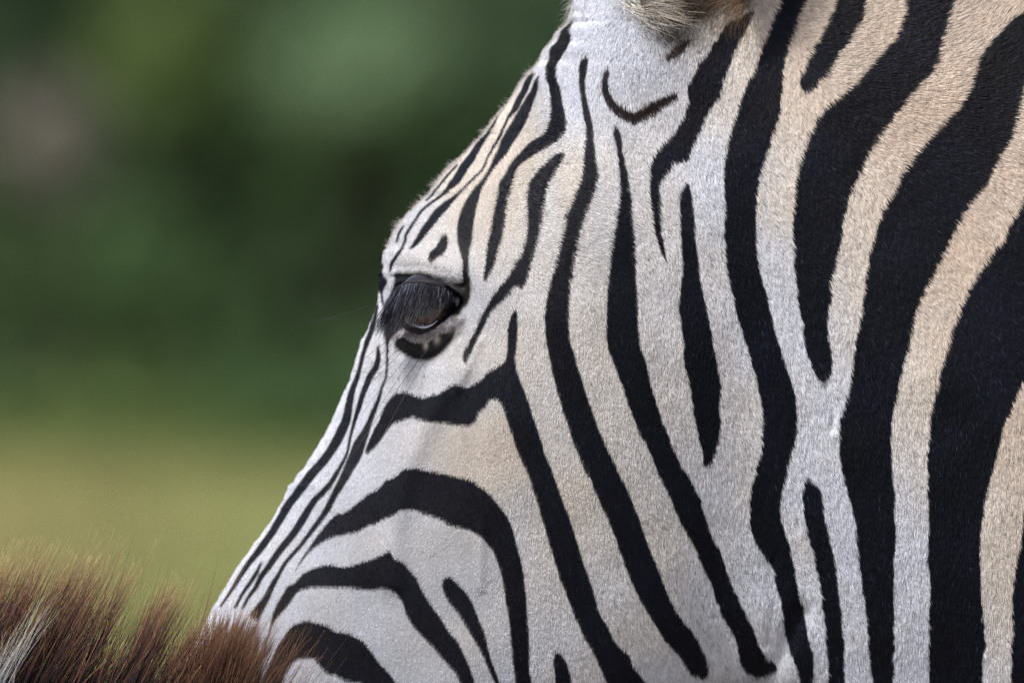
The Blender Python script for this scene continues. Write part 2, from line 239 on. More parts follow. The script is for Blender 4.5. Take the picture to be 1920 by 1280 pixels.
def hair_material(name, attr=None, rough=0.5, spec=0.35, lo=0.78, hi=1.16, ramp=None):
    m, nt, b = material(name, rough=rough, spec=spec)
    hi_n = nt.nodes.new('ShaderNodeHairInfo')
    mr = nt.nodes.new('ShaderNodeMapRange'); mr.inputs['To Min'].default_value = lo; mr.inputs['To Max'].default_value = hi
    nt.links.new(hi_n.outputs['Random'], mr.inputs['Value'])
    mx = nt.nodes.new('ShaderNodeVectorMath'); mx.operation = 'SCALE'
    if ramp:
        r = nt.nodes.new('ShaderNodeValToRGB'); nt.links.new(hi_n.outputs['Intercept'], r.inputs['Fac'])
        el = r.color_ramp.elements
        el[0].position, el[0].color = ramp[0][0], (*ramp[0][1], 1)
        el[1].position, el[1].color = ramp[-1][0], (*ramp[-1][1], 1)
        for p, c in ramp[1:-1]:
            e = el.new(p); e.color = (*c, 1)
        src = r.outputs['Color']
    else:
        a = nt.nodes.new('ShaderNodeAttribute'); a.attribute_name = attr; src = a.outputs['Color']
    nt.links.new(src, mx.inputs[0]); nt.links.new(mr.outputs[0], mx.inputs['Scale'])
    nt.links.new(mx.outputs[0], b.inputs['Base Color'])
    return m
def hair_obj(name, PTS, RAD, mat, parent=None, colors=None):
    """PTS (N,k,3), RAD (N,k)"""
    N, k = PTS.shape[:2]
    hc = bpy.data.hair_curves.new(name); hc.add_curves([k]*N)
    hc.attributes['position'].data.foreach_set('vector', PTS.astype(np.float32).ravel())
    hc.attributes.new('radius', 'FLOAT', 'POINT').data.foreach_set('value', RAD.astype(np.float32).ravel())
    if colors is not None:
        ca = np.ones((N, 4), np.float32); ca[:, :3] = colors
        hc.attributes.new('coat', 'FLOAT_COLOR', 'CURVE').data.foreach_set('color', ca.ravel())
    hc.materials.append(mat)
    return link(bpy.data.objects.new(name, hc), parent)
def voxel(V, F, size):
    me = bpy.data.meshes.new('tmp'); me.from_pydata([tuple(v) for v in V], [], F); me.update()
    o = bpy.data.objects.new('tmp', me); col.objects.link(o)
    md = o.modifiers.new('r', 'REMESH'); md.mode = 'VOXEL'; md.voxel_size = size; md.adaptivity = 0
    dg = bpy.context.evaluated_depsgraph_get(); dg.update()
    res = bpy.data.meshes.new_from_object(o.evaluated_get(dg))
    bpy.data.objects.remove(o); bpy.data.meshes.remove(me)
    return res
def coords(me):
    a = np.empty(len(me.vertices)*3, np.float32); me.vertices.foreach_get('co', a); return a.reshape(-1, 3).astype(float)
def edges(me):
    a = np.empty(len(me.edges)*2, np.int32); me.edges.foreach_get('vertices', a); return a.reshape(-1, 2)
def laplace(V, E, n, w=0.5, mask=None):
    N = len(V); cnt = np.bincount(E.ravel(), minlength=N).astype(float)
    for _ in range(n):
        s = np.zeros_like(V)
        for k in range(3):
            s[:, k] = np.bincount(E[:, 0], V[E[:, 1], k], N)+np.bincount(E[:, 1], V[E[:, 0], k], N)
        d = (s/np.maximum(cnt, 1)[:, None]-V)*w
        if mask is not None: d *= mask[:, None]
        V = V+d
    return V
def loft(sections, V, F, n=40):
    """sections: (centre, axisA, axisB, exponent): rings joined, both ends capped"""
    base = len(V); t = np.arange(n)/n*2*np.pi; c, s = np.cos(t), np.sin(t)
    for (C, A, B, e) in sections:
        a = np.sign(c)*np.abs(c)**(2/e); b = np.sign(s)*np.abs(s)**(2/e)
        R = np.asarray(C)+a[:, None]*np.asarray(A)+b[:, None]*np.asarray(B)
        V.extend(R.tolist())
    m = len(sections)
    for i in range(m-1):
        for j in range(n):
            k = (j+1) % n
            F.append((base+i*n+j, base+i*n+k, base+(i+1)*n+k, base+(i+1)*n+j))
    F.append(tuple(base+j for j in reversed(range(n)))); F.append(tuple(base+(m-1)*n+j for j in range(n)))
def dense(rows, n):
    R = np.asarray(rows, float); return catmull(R, False, n)
def body_parts(head_rows, neck_rows, trunk_rows, legs, yc, n=4):
    """a quadruped from side-view rows (photograph px at the mid plane) : front/back edge, half width"""
    V, F = [], []
    def section(r):
        fx, fy, bx, by, w, off, e = r
        a = at(fx, fy, yc+off); b = at(bx, by, yc+off)
        return ((a+b)/2, (a-b)/2, np.array([0, w*S, 0]), e)
    for rows in (head_rows, neck_rows, trunk_rows):
        if rows: loft([section(r) for r in dense(rows, n)], V, F)
    for L in legs:
        secs = []
        for (x, y, z, rx, ry) in dense(L, n):
            secs.append(((x, y, z), (rx, 0, 0), (0, ry, 0), 2.0))
        loft(secs, V, F, 20)
    return V, F

# ================================================================== LARGE STRUCTURE: ground
def noise_color_material(name, stops, scale, detail=6, rough=0.95, coord='Object', extra=None):
    m, nt, b = material(name, rough=rough, spec=0.1)
    tc = nt.nodes.new('ShaderNodeTexCoord'); nz = nt.nodes.new('ShaderNodeTexNoise')
    nz.inputs['Scale'].default_value = scale; nz.inputs['Detail'].default_value = detail
    nt.links.new(tc.outputs[coord], nz.inputs['Vector'])
    r = nt.nodes.new('ShaderNodeValToRGB'); nt.links.new(nz.outputs['Fac'], r.inputs['Fac'])
    el = r.color_ramp.elements
    el[0].position, el[0].color = stops[0][0], (*stops[0][1], 1)
    el[1].position, el[1].color = stops[-1][0], (*stops[-1][1], 1)
    for p, c in stops[1:-1]: e = el.new(p); e.color = (*c, 1)
    nt.links.new(r.outputs['Color'], b.inputs['Base Color'])
    return m
g_mat = noise_color_material('field_grass_soil', [(0.36, (0.19, 0.225, 0.09)), (0.52, (0.26, 0.28, 0.11)), (0.66, (0.34, 0.31, 0.165))], 0.35, 5)
def dry_patch(m):
    """a patch of dry straw coloured grass left of the zebra, about 36 m out"""
    nt = m.node_tree; b = nt.nodes['Principled BSDF']; src = b.inputs['Base Color'].links[0].from_socket
    tc = nt.nodes.new('ShaderNodeTexCoord'); mp = nt.nodes.new('ShaderNodeMapping'); mp.vector_type = 'POINT'
    mp.inputs['Location'].default_value = (2.1/1.5, -33/9.0, 0); mp.inputs['Scale'].default_value = (1/1.5, 1/9.0, 0.0)
    g = nt.nodes.new('ShaderNodeTexGradient'); g.gradient_type = 'SPHERICAL'
    nt.links.new(tc.outputs['Object'], mp.inputs['Vector']); nt.links.new(mp.outputs[0], g.inputs[0])
    mx = nt.nodes.new('ShaderNodeMix'); mx.data_type = 'RGBA'; mr = nt.nodes.new('ShaderNodeMapRange'); mr.inputs['From Max'].default_value = 0.75; mr.inputs['To Max'].default_value = 0.85
    nt.links.new(g.outputs['Fac'], mr.inputs[0]); nt.links.new(mr.outputs[0], mx.inputs['Factor']); nt.links.new(src, mx.inputs['A'])
    mx.inputs['B'].default_value = (0.35, 0.305, 0.145, 1); nt.links.new(mx.outputs['Result'], b.inputs['Base Color'])
dry_patch(g_mat)
gv, gf = [], []
xs = np.concatenate([np.linspace(-900, -40, 20), np.linspace(-36, 36, 73), np.linspace(40, 900, 20)])
ys = np.concatenate([np.linspace(-300, -20, 10), np.linspace(-16, 90, 107), np.linspace(100, 1500, 20)])
for y in ys:
    for x in xs:
        gv.append((x, y, 0.05*(mnoise.noise(Vector((x*0.12, y*0.12, 0))))*min(1, max(0, (y-8)/10))))
nx = len(xs)
for j in range(len(ys)-1):
    for i in range(nx-1): gf.append((j*nx+i, j*nx+i+1, (j+1)*nx+i+1, (j+1)*nx+i))
ground = mesh_obj('ground', gv, gf, g_mat); ground['kind'] = 'structure'

# unseen pale soil disc under the animals, added to cut green bounce light
em_ = noise_color_material('bounce_earth', [(0.3, (0.24, 0.205, 0.18)), (0.7, (0.36, 0.315, 0.28))], 2.5, 6)
ev, ef = [(0.5, 0.5, 0.055)], []
for k in range(72):
    a_ = 2*math.pi*k/72; r_ = 8.2+0.9*math.sin(3*a_+1)+0.5*math.sin(7*a_); ev.append((0.5+r_*math.cos(a_), 0.5+r_*math.sin(a_), 0.03))
for k in range(72): ef.append((0, 1+k, 1+(k+1) % 72))
bounce_disc = mesh_obj('bounce_earth_disc', ev, ef, em_); bounce_disc['kind'] = 'structure'

# ------------------------------------------------------------------ field grass (short blades, far behind the animals)
gm = noise_color_material('grass_blades', [(0.36, (0.22, 0.26, 0.09)), (0.52, (0.31, 0.34, 0.14)), (0.66, (0.45, 0.39, 0.21))], 0.35, 5)
dry_patch(gm)
N = 26000
gy = 12+36*rng.random(N)**0.8; gx = (rng.random(N)-0.5)*(4.5+gy*0.16)
ang = rng.random(N)*np.pi; h = 0.10+0.14*rng.random(N); wdt = 0.012+0.01*rng.random(N)
bx, by = np.cos(ang)*wdt, np.sin(ang)*wdt; lx, ly = (rng.random(N)-0.5)*0.12, (rng.random(N)-0.5)*0.12
V = np.zeros((N, 3, 3)); V[:, 0] = np.stack([gx-bx, gy-by, 0*gx-0.03], 1); V[:, 1] = np.stack([gx+bx, gy+by, 0*gx-0.03], 1); V[:, 2] = np.stack([gx+lx, gy+ly, h], 1)
me = bpy.data.meshes.new('grass'); me.from_pydata(V.reshape(-1, 3).tolist(), [], np.arange(3*N).reshape(-1, 3).tolist()); me.materials.append(gm)
grass = link(bpy.data.objects.new('grass', me)); grass['kind'] = 'stuff'; grass['label'] = 'sunlit yellow green grass of the open field behind'; grass['category'] = 'grass'

# ------------------------------------------------------------------ shrubs and trees beyond the field
bark = noise_color_material('bark', [(0.3, (0.04, 0.035, 0.028)), (0.7, (0.09, 0.075, 0.06))], 9)
def leaf_material(name, c0, c1):
    m = noise_color_material(name, [(0.3, c0), (0.7, c1)], 4.0, 3, rough=0.6)
    return m
def tapered(pts, V, F, n=8):
    base = len(V)
    P = np.asarray(pts, float)
    for i in range(len(P)):
        a = P[max(0, i-1), :3]; b = P[min(len(P)-1, i+1), :3]; d = Vector(b-a).normalized()
        u = d.orthogonal().normalized(); w = d.cross(u)
        for k in range(n):
            t = 2*math.pi*k/n; V.append(tuple(Vector(P[i, :3])+(u*math.cos(t)+w*math.sin(t))*P[i, 3]))
    for i in range(len(P)-1):
        for k in range(n):
            q = (k+1) % n; F.append((base+i*n+k, base+i*n+q, base+(i+1)*n+q, base+(i+1)*n+k))
    F.append(tuple(base+(len(P)-1)*n+k for k in range(n)))
def plant(name, label, cat, x, y, height, rad, bottom, lmat, nleaf, leaf, group, seed, stem=0.05, squash=1.0):
    r = np.random.default_rng(seed)
    t = empty(name, (x, y, 0), label, cat, group)
    V, F = [], []
    lean = r.normal(0, 0.05, 2)
    tapered([(0, 0, -0.05, stem*1.3), (lean[0], lean[1], height*0.3, stem), (lean[0]*2, lean[1], height*0.6, stem*0.7), (lean[0], lean[1]*2, height*0.88, stem*0.25)], V, F)
    clumps = []
    ncl = 26
    for i in range(ncl):
        a = r.random()*2*np.pi; rr = rad*math.sqrt(r.random())*0.85; zz = bottom+(height-bottom)*r.random()
        prof = math.sin(math.pi*min(0.96, max(0.12, (zz-bottom)/(height-bottom)*0.85+0.12)))**0.6
        c = np.array([rr*prof*math.cos(a), rr*prof*math.sin(a)*squash, zz])
        clumps.append((c, rad*(0.22+0.24*r.random())))
        if i < 9:
            z0 = max(0.1, min(height*0.8, zz*0.6)); mid = (c+np.array([0, 0, z0]))/2+r.normal(0, 0.04, 3)
            tapered([(0, 0, z0, stem*0.55), (*mid, stem*0.35), (*c, stem*0.12)], V, F, 5)
    mesh_obj('trunk' if cat == 'tree' else 'stem', V, F, bark, t)
    ci = r.integers(0, ncl, nleaf); C = np.array([c[0] for c in clumps])[ci]; R = np.array([c[1] for c in clumps])[ci]
    d = r.normal(0, 1, (nleaf, 3)); d /= np.linalg.norm(d, axis=1)[:, None]
    P = C+d*(R*(0.45+0.6*r.random(nleaf)))[:, None]; P[:, 2] = np.maximum(P[:, 2], 0.03)
    a1 = r.normal(0, 1, (nleaf, 3)); a1 /= np.linalg.norm(a1, axis=1)[:, None]
    a2 = np.cross(a1, r.normal(0, 1, (nleaf, 3))); a2 /= np.linalg.norm(a2, axis=1)[:, None]
    L = leaf*(0.6+0.8*r.random(nleaf))[:, None]
    Q = np.stack([P-a1*L, P+a2*L*0.36, P+a1*L, P-a2*L*0.36], 1).reshape(-1, 3)
    o = mesh_obj('crown' if cat == 'tree' else 'foliage', Q.tolist(), np.arange(4*nleaf).reshape(-1, 4).tolist(), lmat, t, smooth=False)
    return t
L_dark = leaf_material('leaf_dark', (0.052, 0.092, 0.046), (0.100, 0.155, 0.078))
L_mid = leaf_material('leaf_mid', (0.058, 0.110, 0.046), (0.105, 0.175, 0.068))
L_yel = leaf_material('leaf_yellow_green', (0.10, 0.155, 0.05), (0.17, 0.23, 0.08))
L_pale = leaf_material('leaf_pale_green', (0.15, 0.25, 0.13), (0.27, 0.38, 0.22))
L_grey = leaf_material('leaf_grey', (0.24, 0.22, 0.19), (0.36, 0.33, 0.29))
def px_at(px, y): return (px-960)/K*(y+D)
def z_at(py, y): return float(at(960, py, y)[2])
YB = 46.0
# dark hedge line of shrubs, each its own plant: (px, y, height, radius, material, label)
shrubs = [
 (-260, YB+1.2, 3.0, 0.9, L_dark, 'dark green shrub just beyond the left edge of the hedge line'),
 (-60, YB+0.6, 2.8, 0.75, L_dark, 'dark shrub behind the greyish bush at the far left'),
 (120, YB+1.6, 3.2, 0.8, L_dark, 'very dark shrub in the upper left corner of the background'),
 (260, YB+0.2, 1.75, 0.62, L_mid, 'mid green blurred shrub below the yellow green bush'),
 (430, YB+1.4, 3.0, 0.75, L_dark, 'dark shrub between the yellow green bush and pale sapling'),
 (520, YB+0.3, 1.55, 0.60, L_dark, 'low dark shrub standing at the field edge in the middle'),
 (620, YB+0.9, 2.2, 0.70, L_mid, 'mid green shrub below the pale green sapling'),
 (800, YB+1.5, 3.1, 0.85, L_dark, 'dark shrub behind the zebra forehead'),
 (820, YB+0.1, 1.6, 0.60, L_mid, 'mid green shrub just left of the zebra eye'),
 (1000, YB+1.0, 3.0, 0.85, L_dark, 'dark shrub hidden behind the zebra cheek'),
 (60, YB-0.5, 0.95, 0.5, L_dark, 'low dark shrub at the far left foot of the hedge'),
 (360, YB-0.3, 0.85, 0.42, L_dark, 'low dark shrub in front of the hedge near the middle'),
 (700, YB-0.2, 0.95, 0.45, L_mid, 'low green shrub at the hedge foot by the zebra nose'),
]
shrubs += [
 (180, YB-0.7, 1.55, 0.55, L_mid, 'mid green shrub standing right of the greyish bush'),
 (-80, YB-0.6, 1.5, 0.5, L_mid, 'mid green shrub below the greyish bush, at the left edge'),
 (420, YB-0.8, 1.7, 0.55, L_mid, 'mid green shrub in the middle of the blurred hedge'),
 (560, YB-0.7, 1.75, 0.5, L_dark, 'dark shrub below and left of the pale sapling'),
 (930, YB-0.9, 1.9, 0.6, L_dark, 'dark shrub against the zebra forehead'),
 (300, YB-1.3, 1.1, 0.45, L_mid, 'small green shrub at the hedge foot above the dry grass'),
 (500, YB-2.6, 0.42, 0.45, L_mid, 'low leafy clump spilling onto the field left of the nose'),
 (640, YB-4.0, 0.48, 0.5, L_mid, 'low leafy clump on the field close to the zebra nose'),
 (760, YB-3.0, 0.5, 0.5, L_mid, 'low leafy clump on the field behind the zebra nose'),
 (240, YB-3.4, 0.26, 0.5, L_yel, 'very low yellow green clump at the edge of the dry grass'),
]
for i, (px, y, h, rd, lm, lab) in enumerate(shrubs):
    plant('shrub', lab, 'shrub', px_at(px, y), y, h, rd, 0.05, lm, 2600, 0.075, 'shrubs along the field edge', 100+i)
plant('shrub', 'shrub coloured bright yellow green as sunlit leaves, the most yellow of the blurred hedge', 'shrub', px_at(300, YB-0.9), YB-0.9, z_at(10, YB-0.9), 0.42, z_at(190, YB-0.9), L_yel, 1500, 0.06, 'shrubs along the field edge', 300)  # sunlit patch of the hedge put into a brighter leaf colour
plant('sapling', 'sapling crown coloured pale blue green as sunlit leaves, above the dark shrubs', 'tree', px_at(675, YB-1.2), YB-1.2, z_at(20, YB-1.2), 0.40, z_at(230, YB-1.2), L_pale, 1500, 0.06, None, 301, stem=0.02)  # another sunlit patch, its brightness put into pale leaves
plant('shrub', 'greyish mauve leaved bush at the left of the background', 'shrub', px_at(95, YB-1.0), YB-1.0, z_at(190, YB-1.0), 0.26, z_at(350, YB-1.0), L_grey, 1100, 0.05, 'shrubs along the field edge', 302)
for i, (x, y, h, rd, lab) in enumerate([(-6.5, 58, 8.0, 2.6, 'tall dark tree left behind the hedge'), (-2.2, 62, 9.0, 2.8, 'tall dark tree second from the left behind the hedge'),
        (2.0, 59, 8.5, 2.6, 'tall dark tree behind the zebra neck'), (6.3, 63, 9.5, 2.9, 'tall dark tree right behind the hedge'), (0.0, 66, 10.5, 3.0, 'tallest dark tree farthest behind the hedge')]):
    plant('tree', lab, 'tree', x, y, h, rd, 0.4, L_dark, 5200, 0.16, 'tall trees behind the hedge', 400+i, stem=0.22)

r_w = np.random.default_rng(77); nw_ = 15000
xw = r_w.uniform(-110, 110, nw_); hw = 6+3*np.sin(xw*0.13)+2*np.sin(xw*0.41+1)+1.5*np.sin(xw*1.1)
Pw = np.stack([xw, 118+r_w.uniform(-5, 5, nw_), hw*r_w.random(nw_)**0.7], 1)
aw = r_w.normal(0, 1, (nw_, 3)); aw /= np.linalg.norm(aw, axis=1)[:, None]; bw = np.cross(aw, r_w.normal(0, 1, (nw_, 3))); bw /= np.linalg.norm(bw, axis=1)[:, None]
Qw = np.stack([Pw-aw*0.6, Pw+bw*0.45, Pw+aw*0.6, Pw-bw*0.45], 1).reshape(-1, 3)
wood = mesh_obj('far_wood', Qw.tolist(), np.arange(4*nw_).reshape(-1, 4).tolist(), L_dark, None, smooth=False)
wood['kind'] = 'stuff'; wood['label'] = 'far off dark green wood along the horizon'; wood['category'] = 'wood'
# ================================================================== ZEBRA: one continuous skin
# silhouette of forehead and nose (photograph px)
FR = np.array([(1075,-60),(1074,0),(1071,22),(1067,40),(1045,62),(1032,80),(1020,95),(1010,115),(997,131),(978,152),(966,172),(951,194),(932,215),(916,237),(904,254),(887,269),(872,286),(854,303),(834,322),(817,344),(802,365),(787,378),(770,395),(752,415),(740,432),(730,455),(720,472),(716,492),(711,510),(710,530),(710,548),(709,562),(704,579),(697,598),(688,618),(677,640),(665,680),(655,712),(642,740),(630,767),(620,790),(607,815),(592,840),(575,867),(557,890),(542,910),(530,935),(517,960),(503,982),(480,1012),(462,1037),(445,1060),(430,1085),(415,1110),(400,1135),(387,1162),(378,1182),(362,1210),(345,1245),(328,1285),(310,1330)], float)
head = [  # front x,y, back x,y, half width, y offset, roundness
 (1180,-170, 1400,-40, 140, 0, 2.0), (1080,10, 1480,200, 225, 0, 2.2), (955,200, 1500,450, 285, 0, 2.3), (835,322, 1500,700, 325, 0, 2.4),
 (740,445, 1480,900, 330, 0, 2.4), (695,600, 1440,1090, 312, 0, 2.5), (640,745, 1400,1245, 285, 0, 2.6), (557,893, 1260,1390, 250, 0, 2.6),
 (470,1025, 1060,1480, 215, 0, 2.5), (385,1170, 880,1570, 190, 0, 2.4), (300,1350, 720,1700, 175, 0, 2.3), (225,1530, 590,1830, 180, 0, 2.2), (205,1640, 520,1890, 160, 0, 2.2), (240,1720, 450,1890, 100, 0, 2.0)]
neck = [ # top, bottom
 (1250,-60, 1300,850, 200, 0, 2.2), (1500,-130, 1370,1430, 255, 0, 2.2), (1900,-120, 1800,1560, 300, 0, 2.2), (2400,-150, 2300,1750, 370, 0, 2.2), (3000,-200, 2950,2000, 520, 0, 2.2), (3500,-180, 3450,2150, 620, 0, 2.2)]
trunk = [(3100,100, 3050,1750, 420, 0, 2.2), (3600,-150, 3600,2050, 720, 0, 2.3), (4700,-60, 4700,2150, 860, 0, 2.3), (6000,-60, 6000,2050, 860, 0, 2.3), (7000,-80, 7100,1750, 760, 0, 2.2), (7600,120, 7700,1250, 500, 0, 2.0), (7800,300, 7900,800, 250, 0, 2.0)]
def leg(x, y, fore):
    k = 0.0 if fore else 0.10
    return [(x, y, 0.80, 0.13, 0.09), (x+k*0.4, y, 0.62, 0.085, 0.06), (x+k*1.2, y, 0.46, 0.045, 0.038), (x+k*1.4, y, 0.40, 0.042, 0.04), (x+k, y, 0.25, 0.025, 0.025), (x+k*0.9, y, 0.12, 0.026, 0.026), (x+k*0.7-0.02, y, 0.05, 0.038, 0.035), (x+k*0.7-0.03, y, 0.0, 0.048, 0.042)]
legs = [leg(0.72, -0.13, 1), leg(0.84, 0.13, 1), leg(1.72, -0.14, 0), leg(1.62, 0.14, 0)]
V, F = body_parts(head, neck, trunk, legs, 0.0)
me = voxel(V, F, 0.0055)
Vc = laplace(coords(me), edges(me), 9)
_q = to_px(Vc); _m = np.clip(1.6*gauss(_q, 1440, 800, 150, 420), 0, 1)*sstep(-0.02, -0.05, Vc[:, 1])
_y = laplace(Vc, edges(me), 160, 0.5, _m)[:, 1]; Vc[:, 1] = _y
def fit_profile(P, grow=140., kern=(.1, .2, .4, .2, .1)):
    """slide the front of the head onto its true profile"""
    for _ in range(3):
        q = to_px(P); out = np.full(200, 1e9)
        sel = (q[:, 0] < 1500)
        yb = np.clip(((q[:, 1]+150)/8).astype(int), 0, 199)
        np.minimum.at(out, yb[sel], q[sel, 0])
        yc_ = np.arange(200)*8-146.
        ok = out < 1e8
        cur = np.interp(yc_, yc_[ok], out[ok])
        cur = np.convolve(np.pad(cur, len(kern)//2, 'edge'), kern, 'valid')
        tgt = np.interp(yc_, FR[:, 1], FR[:, 0])
        dx = np.interp(q[:, 1], yc_, tgt-cur) * sstep(-140, -60, q[:, 1])*sstep(1400, 1280, q[:, 1])
        edge = np.interp(q[:, 1], yc_, cur)
        w = np.exp(-np.clip(q[:, 0]-edge, 0, 1e9)/grow)
        P = P.copy(); P[:, 0] += dx*w*S*(P[:, 1]+D)/D
    return P
Vc = fit_profile(Vc)
me.vertices.foreach_set('co', Vc.astype(np.float32).ravel()); me.update()
# refine what can be seen closely
bm = bmesh.new(); bm.from_mesh(me); bm.faces.ensure_lookup_table()
bm.normal_update()
fc = np.array([f.calc_center_median()[:] for f in bm.faces]); fn = np.array([f.normal[:] for f in bm.faces])
q = to_px(fc)
seen = (q[:, 0] > 100) & (q[:, 0] < 2330) & (q[:, 1] > -200) & (q[:, 1] < 1560) & (fn[:, 1] < 0.35)
es = set()
for i in np.nonzero(seen)[0]: es.update(bm.faces[i].edges)
bmesh.ops.subdivide_edges(bm, edges=list(es), cuts=3, use_grid_fill=True)
bm.to_mesh(me); bm.free()
P = coords(me); E = edges(me)
q = to_px(P)
fine = ((q[:, 0] > 110) & (q[:, 0] < 2320) & (q[:, 1] > -190) & (q[:, 1] < 1550)).astype(float)
P = laplace(P, E, 8, 0.5, fine)
P = fit_profile(fit_profile(P, 90.), 40., (.2, .6, .2))
def seg_d(q, pts):
    best = np.full(len(q), 1e9)
    for (a, b) in zip(pts[:-1], pts[1:]):
        a = np.array(a, float); b = np.array(b, float); d = b-a
        t = np.clip(((q-a)@d)/(d@d), 0, 1); best = np.minimum(best, np.hypot(*(q-a-t[:, None]*d).T))
    return best
def relief(q):
    """millimetres towards the viewer on the near side"""
    h = 2.6*np.exp(-(seg_d(q, [(860, 690), (800, 790), (757, 890), (738, 1000), (735, 1090)])/24)**2)
    h += 0.9*np.exp(-(seg_d(q, [(900, 640), (850, 740), (870, 850), (905, 960), (900, 1100)])/9)**2) - 1.0*np.exp(-(seg_d(q, [(884, 545), (905, 585), (900, 625)])/6)**2) - 0.8*np.exp(-(seg_d(q, [(745, 665), (790, 692), (845, 672)])/5)**2) - 0.8*np.exp(-(seg_d(q, [(738, 500), (790, 498), (845, 512)])/5)**2)
    h += 5*gauss(q, 1150, 800, 190, 230) - 3*gauss(q, 930, 610, 50, 60) + 3*gauss(q, 1080, 480, 60, 110)
    h += 8*gauss(q, 1170, 90, 70, 70) - 3*gauss(q, 1300, 200, 60, 90)
    h += 5.5*np.exp(-(seg_d(q, [(735, 478), (790, 488), (850, 505)])/30)**2)
    h -= 4*np.exp(-(seg_d(q, [(738, 518), (790, 515), (838, 526), (868, 534)])/5)**2)
    h += 2.6*np.exp(-(seg_d(q, [(742, 529), (790, 526), (836, 538), (862, 556)])/7)**2)
    h += 2.6*np.exp(-(seg_d(q, [(740, 628), (775, 632), (806, 628), (838, 612), (862, 596)])/8)**2)
    h -= 2.2*np.exp(-(seg_d(q, [(750, 660), (790, 682), (830, 662), (862, 628)])/9)**2)
    h -= 3.5*np.exp(-(seg_d(q, [(1500, 1150), (1462, 1230), (1425, 1300), (1400, 1400)])/24)**2)
    h -= 3*gauss(q, 1425, 1310, 45, 30)
    h -= 1.2*np.exp(-(seg_d(q, [(1545, 720), (1562, 770), (1560, 800)])/7)**2)
    h -= 1.0*np.exp(-(seg_d(q, [(1445, 1050), (1452, 1120), (1440, 1200)])/10)**2)
    h += 0.9*(vn(q[:, 0], q[:, 1], 70)-0.5)
    return h
OPEN = [(746,538),(770,529),(800,528),(826,534),(846,545),(862,556),(866,568),(852,584),(834,598),(812,613),(790,617),(768,612),(752,604),(742,590),(740,560)]
opening = np.zeros((RH, RW), np.float32); fill(opening, catmull(OPEN)); opening = blur(opening, 6)
near = P[:, 1] < -0.02
q = to_px(P)
side = sstep(-0.01, -0.05, P[:, 1])
infr = sstep(-120, -60, q[:, 1])*sstep(1420, 1340, q[:, 1])*sstep(2050, 1950, q[:, 0])
P[:, 1] -= relief(q)*0.001*side*infr
P[:, 1] += 0.017*look(opening, q)*side
# the far eye socket, mirrored
far = P[:, 1] > 0.02
M = P.copy(); M[:, 1] = -M[:, 1]; qm = to_px(M)
P[:, 1] -= np.where(far, 0.012*look(opening, qm), 0)
me.vertices.foreach_set('co', P.astype(np.float32).ravel()); me.update()
me.polygons.foreach_set('use_smooth', np.ones(len(me.polygons), bool))
skin_c, dk, ek = coat(P)
ca = np.ones((len(P), 4), np.float32)
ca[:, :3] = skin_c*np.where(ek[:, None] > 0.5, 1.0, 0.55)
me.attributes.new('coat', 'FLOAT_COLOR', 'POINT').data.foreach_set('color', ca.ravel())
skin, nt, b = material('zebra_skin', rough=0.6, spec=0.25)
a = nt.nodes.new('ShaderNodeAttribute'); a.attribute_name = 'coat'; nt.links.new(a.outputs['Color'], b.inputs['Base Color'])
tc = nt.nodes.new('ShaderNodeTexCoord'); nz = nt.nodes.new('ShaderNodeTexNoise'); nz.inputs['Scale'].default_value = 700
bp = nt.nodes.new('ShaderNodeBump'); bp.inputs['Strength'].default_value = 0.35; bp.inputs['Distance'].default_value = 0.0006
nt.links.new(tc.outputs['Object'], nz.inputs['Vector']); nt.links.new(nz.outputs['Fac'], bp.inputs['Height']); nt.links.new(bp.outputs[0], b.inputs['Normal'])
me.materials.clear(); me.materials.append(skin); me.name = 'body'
zebra = empty('zebra', (0.9, 0, 0), 'large black and white striped zebra head and neck filling the right of the photo', 'zebra', 'zebras')
def adopt(o, root):
    o.parent = root; o.matrix_parent_inverse = root.matrix_world.inverted() if False else __import__('mathutils').Matrix.Translation(-root.location)
    return o
body = adopt(link(bpy.data.objects.new('body', me)), zebra)

# surface lookup: near-side depth map and normals
me.calc_loop_triangles()
tri = np.empty(len(me.loop_triangles)*3, np.int32); me.loop_triangles.foreach_get('vertices', tri); tri = tri.reshape(-1, 3)
A, B, C = P[tri[:, 0]], P[tri[:, 1]], P[tri[:, 2]]
cr = np.cross(B-A, C-A); ar = np.linalg.norm(cr, axis=1)/2
vn_ = np.zeros_like(P)
for k in range(3): 
    for ax in range(3): vn_[:, ax] += np.bincount(tri[:, k], cr[:, ax], len(P))
vn_ /= np.maximum(np.linalg.norm(vn_, axis=1), 1e-12)[:, None]
cen = (A+B+C)/3
qc = to_px(cen)
view = np.array([0, -D, CAMZ])-cen; view /= np.linalg.norm(view, axis=1)[:, None]
facing = ((cr/np.maximum(2*ar, 1e-12)[:, None])*view).sum(1)
gx_, gy_ = np.meshgrid(np.arange(0, 2000, 4), np.arange(-60, 1360, 4))
dep = np.full(gx_.shape, np.nan)
sel = (facing > 0.05) & (qc[:, 0] > 0) & (qc[:, 0] < 1996) & (qc[:, 1] > -60) & (qc[:, 1] < 1352)
ii = (qc[sel, 0]/4).astype(int); jj = ((qc[sel, 1]+60)/4).astype(int)
dd = np.full(gx_.shape, 1e9); np.minimum.at(dd, (jj, ii), cen[sel, 1]); dep = dd
def surf(px, py):
    """near surface depth (world y) under a pixel"""
    i = int(px/4); j = int((py+60)/4)
    w = dep[max(0, j-1):j+2, max(0, i-1):i+2]; w = w[w < 1e8]
    return float(np.median(w)) if len(w) else 0.0

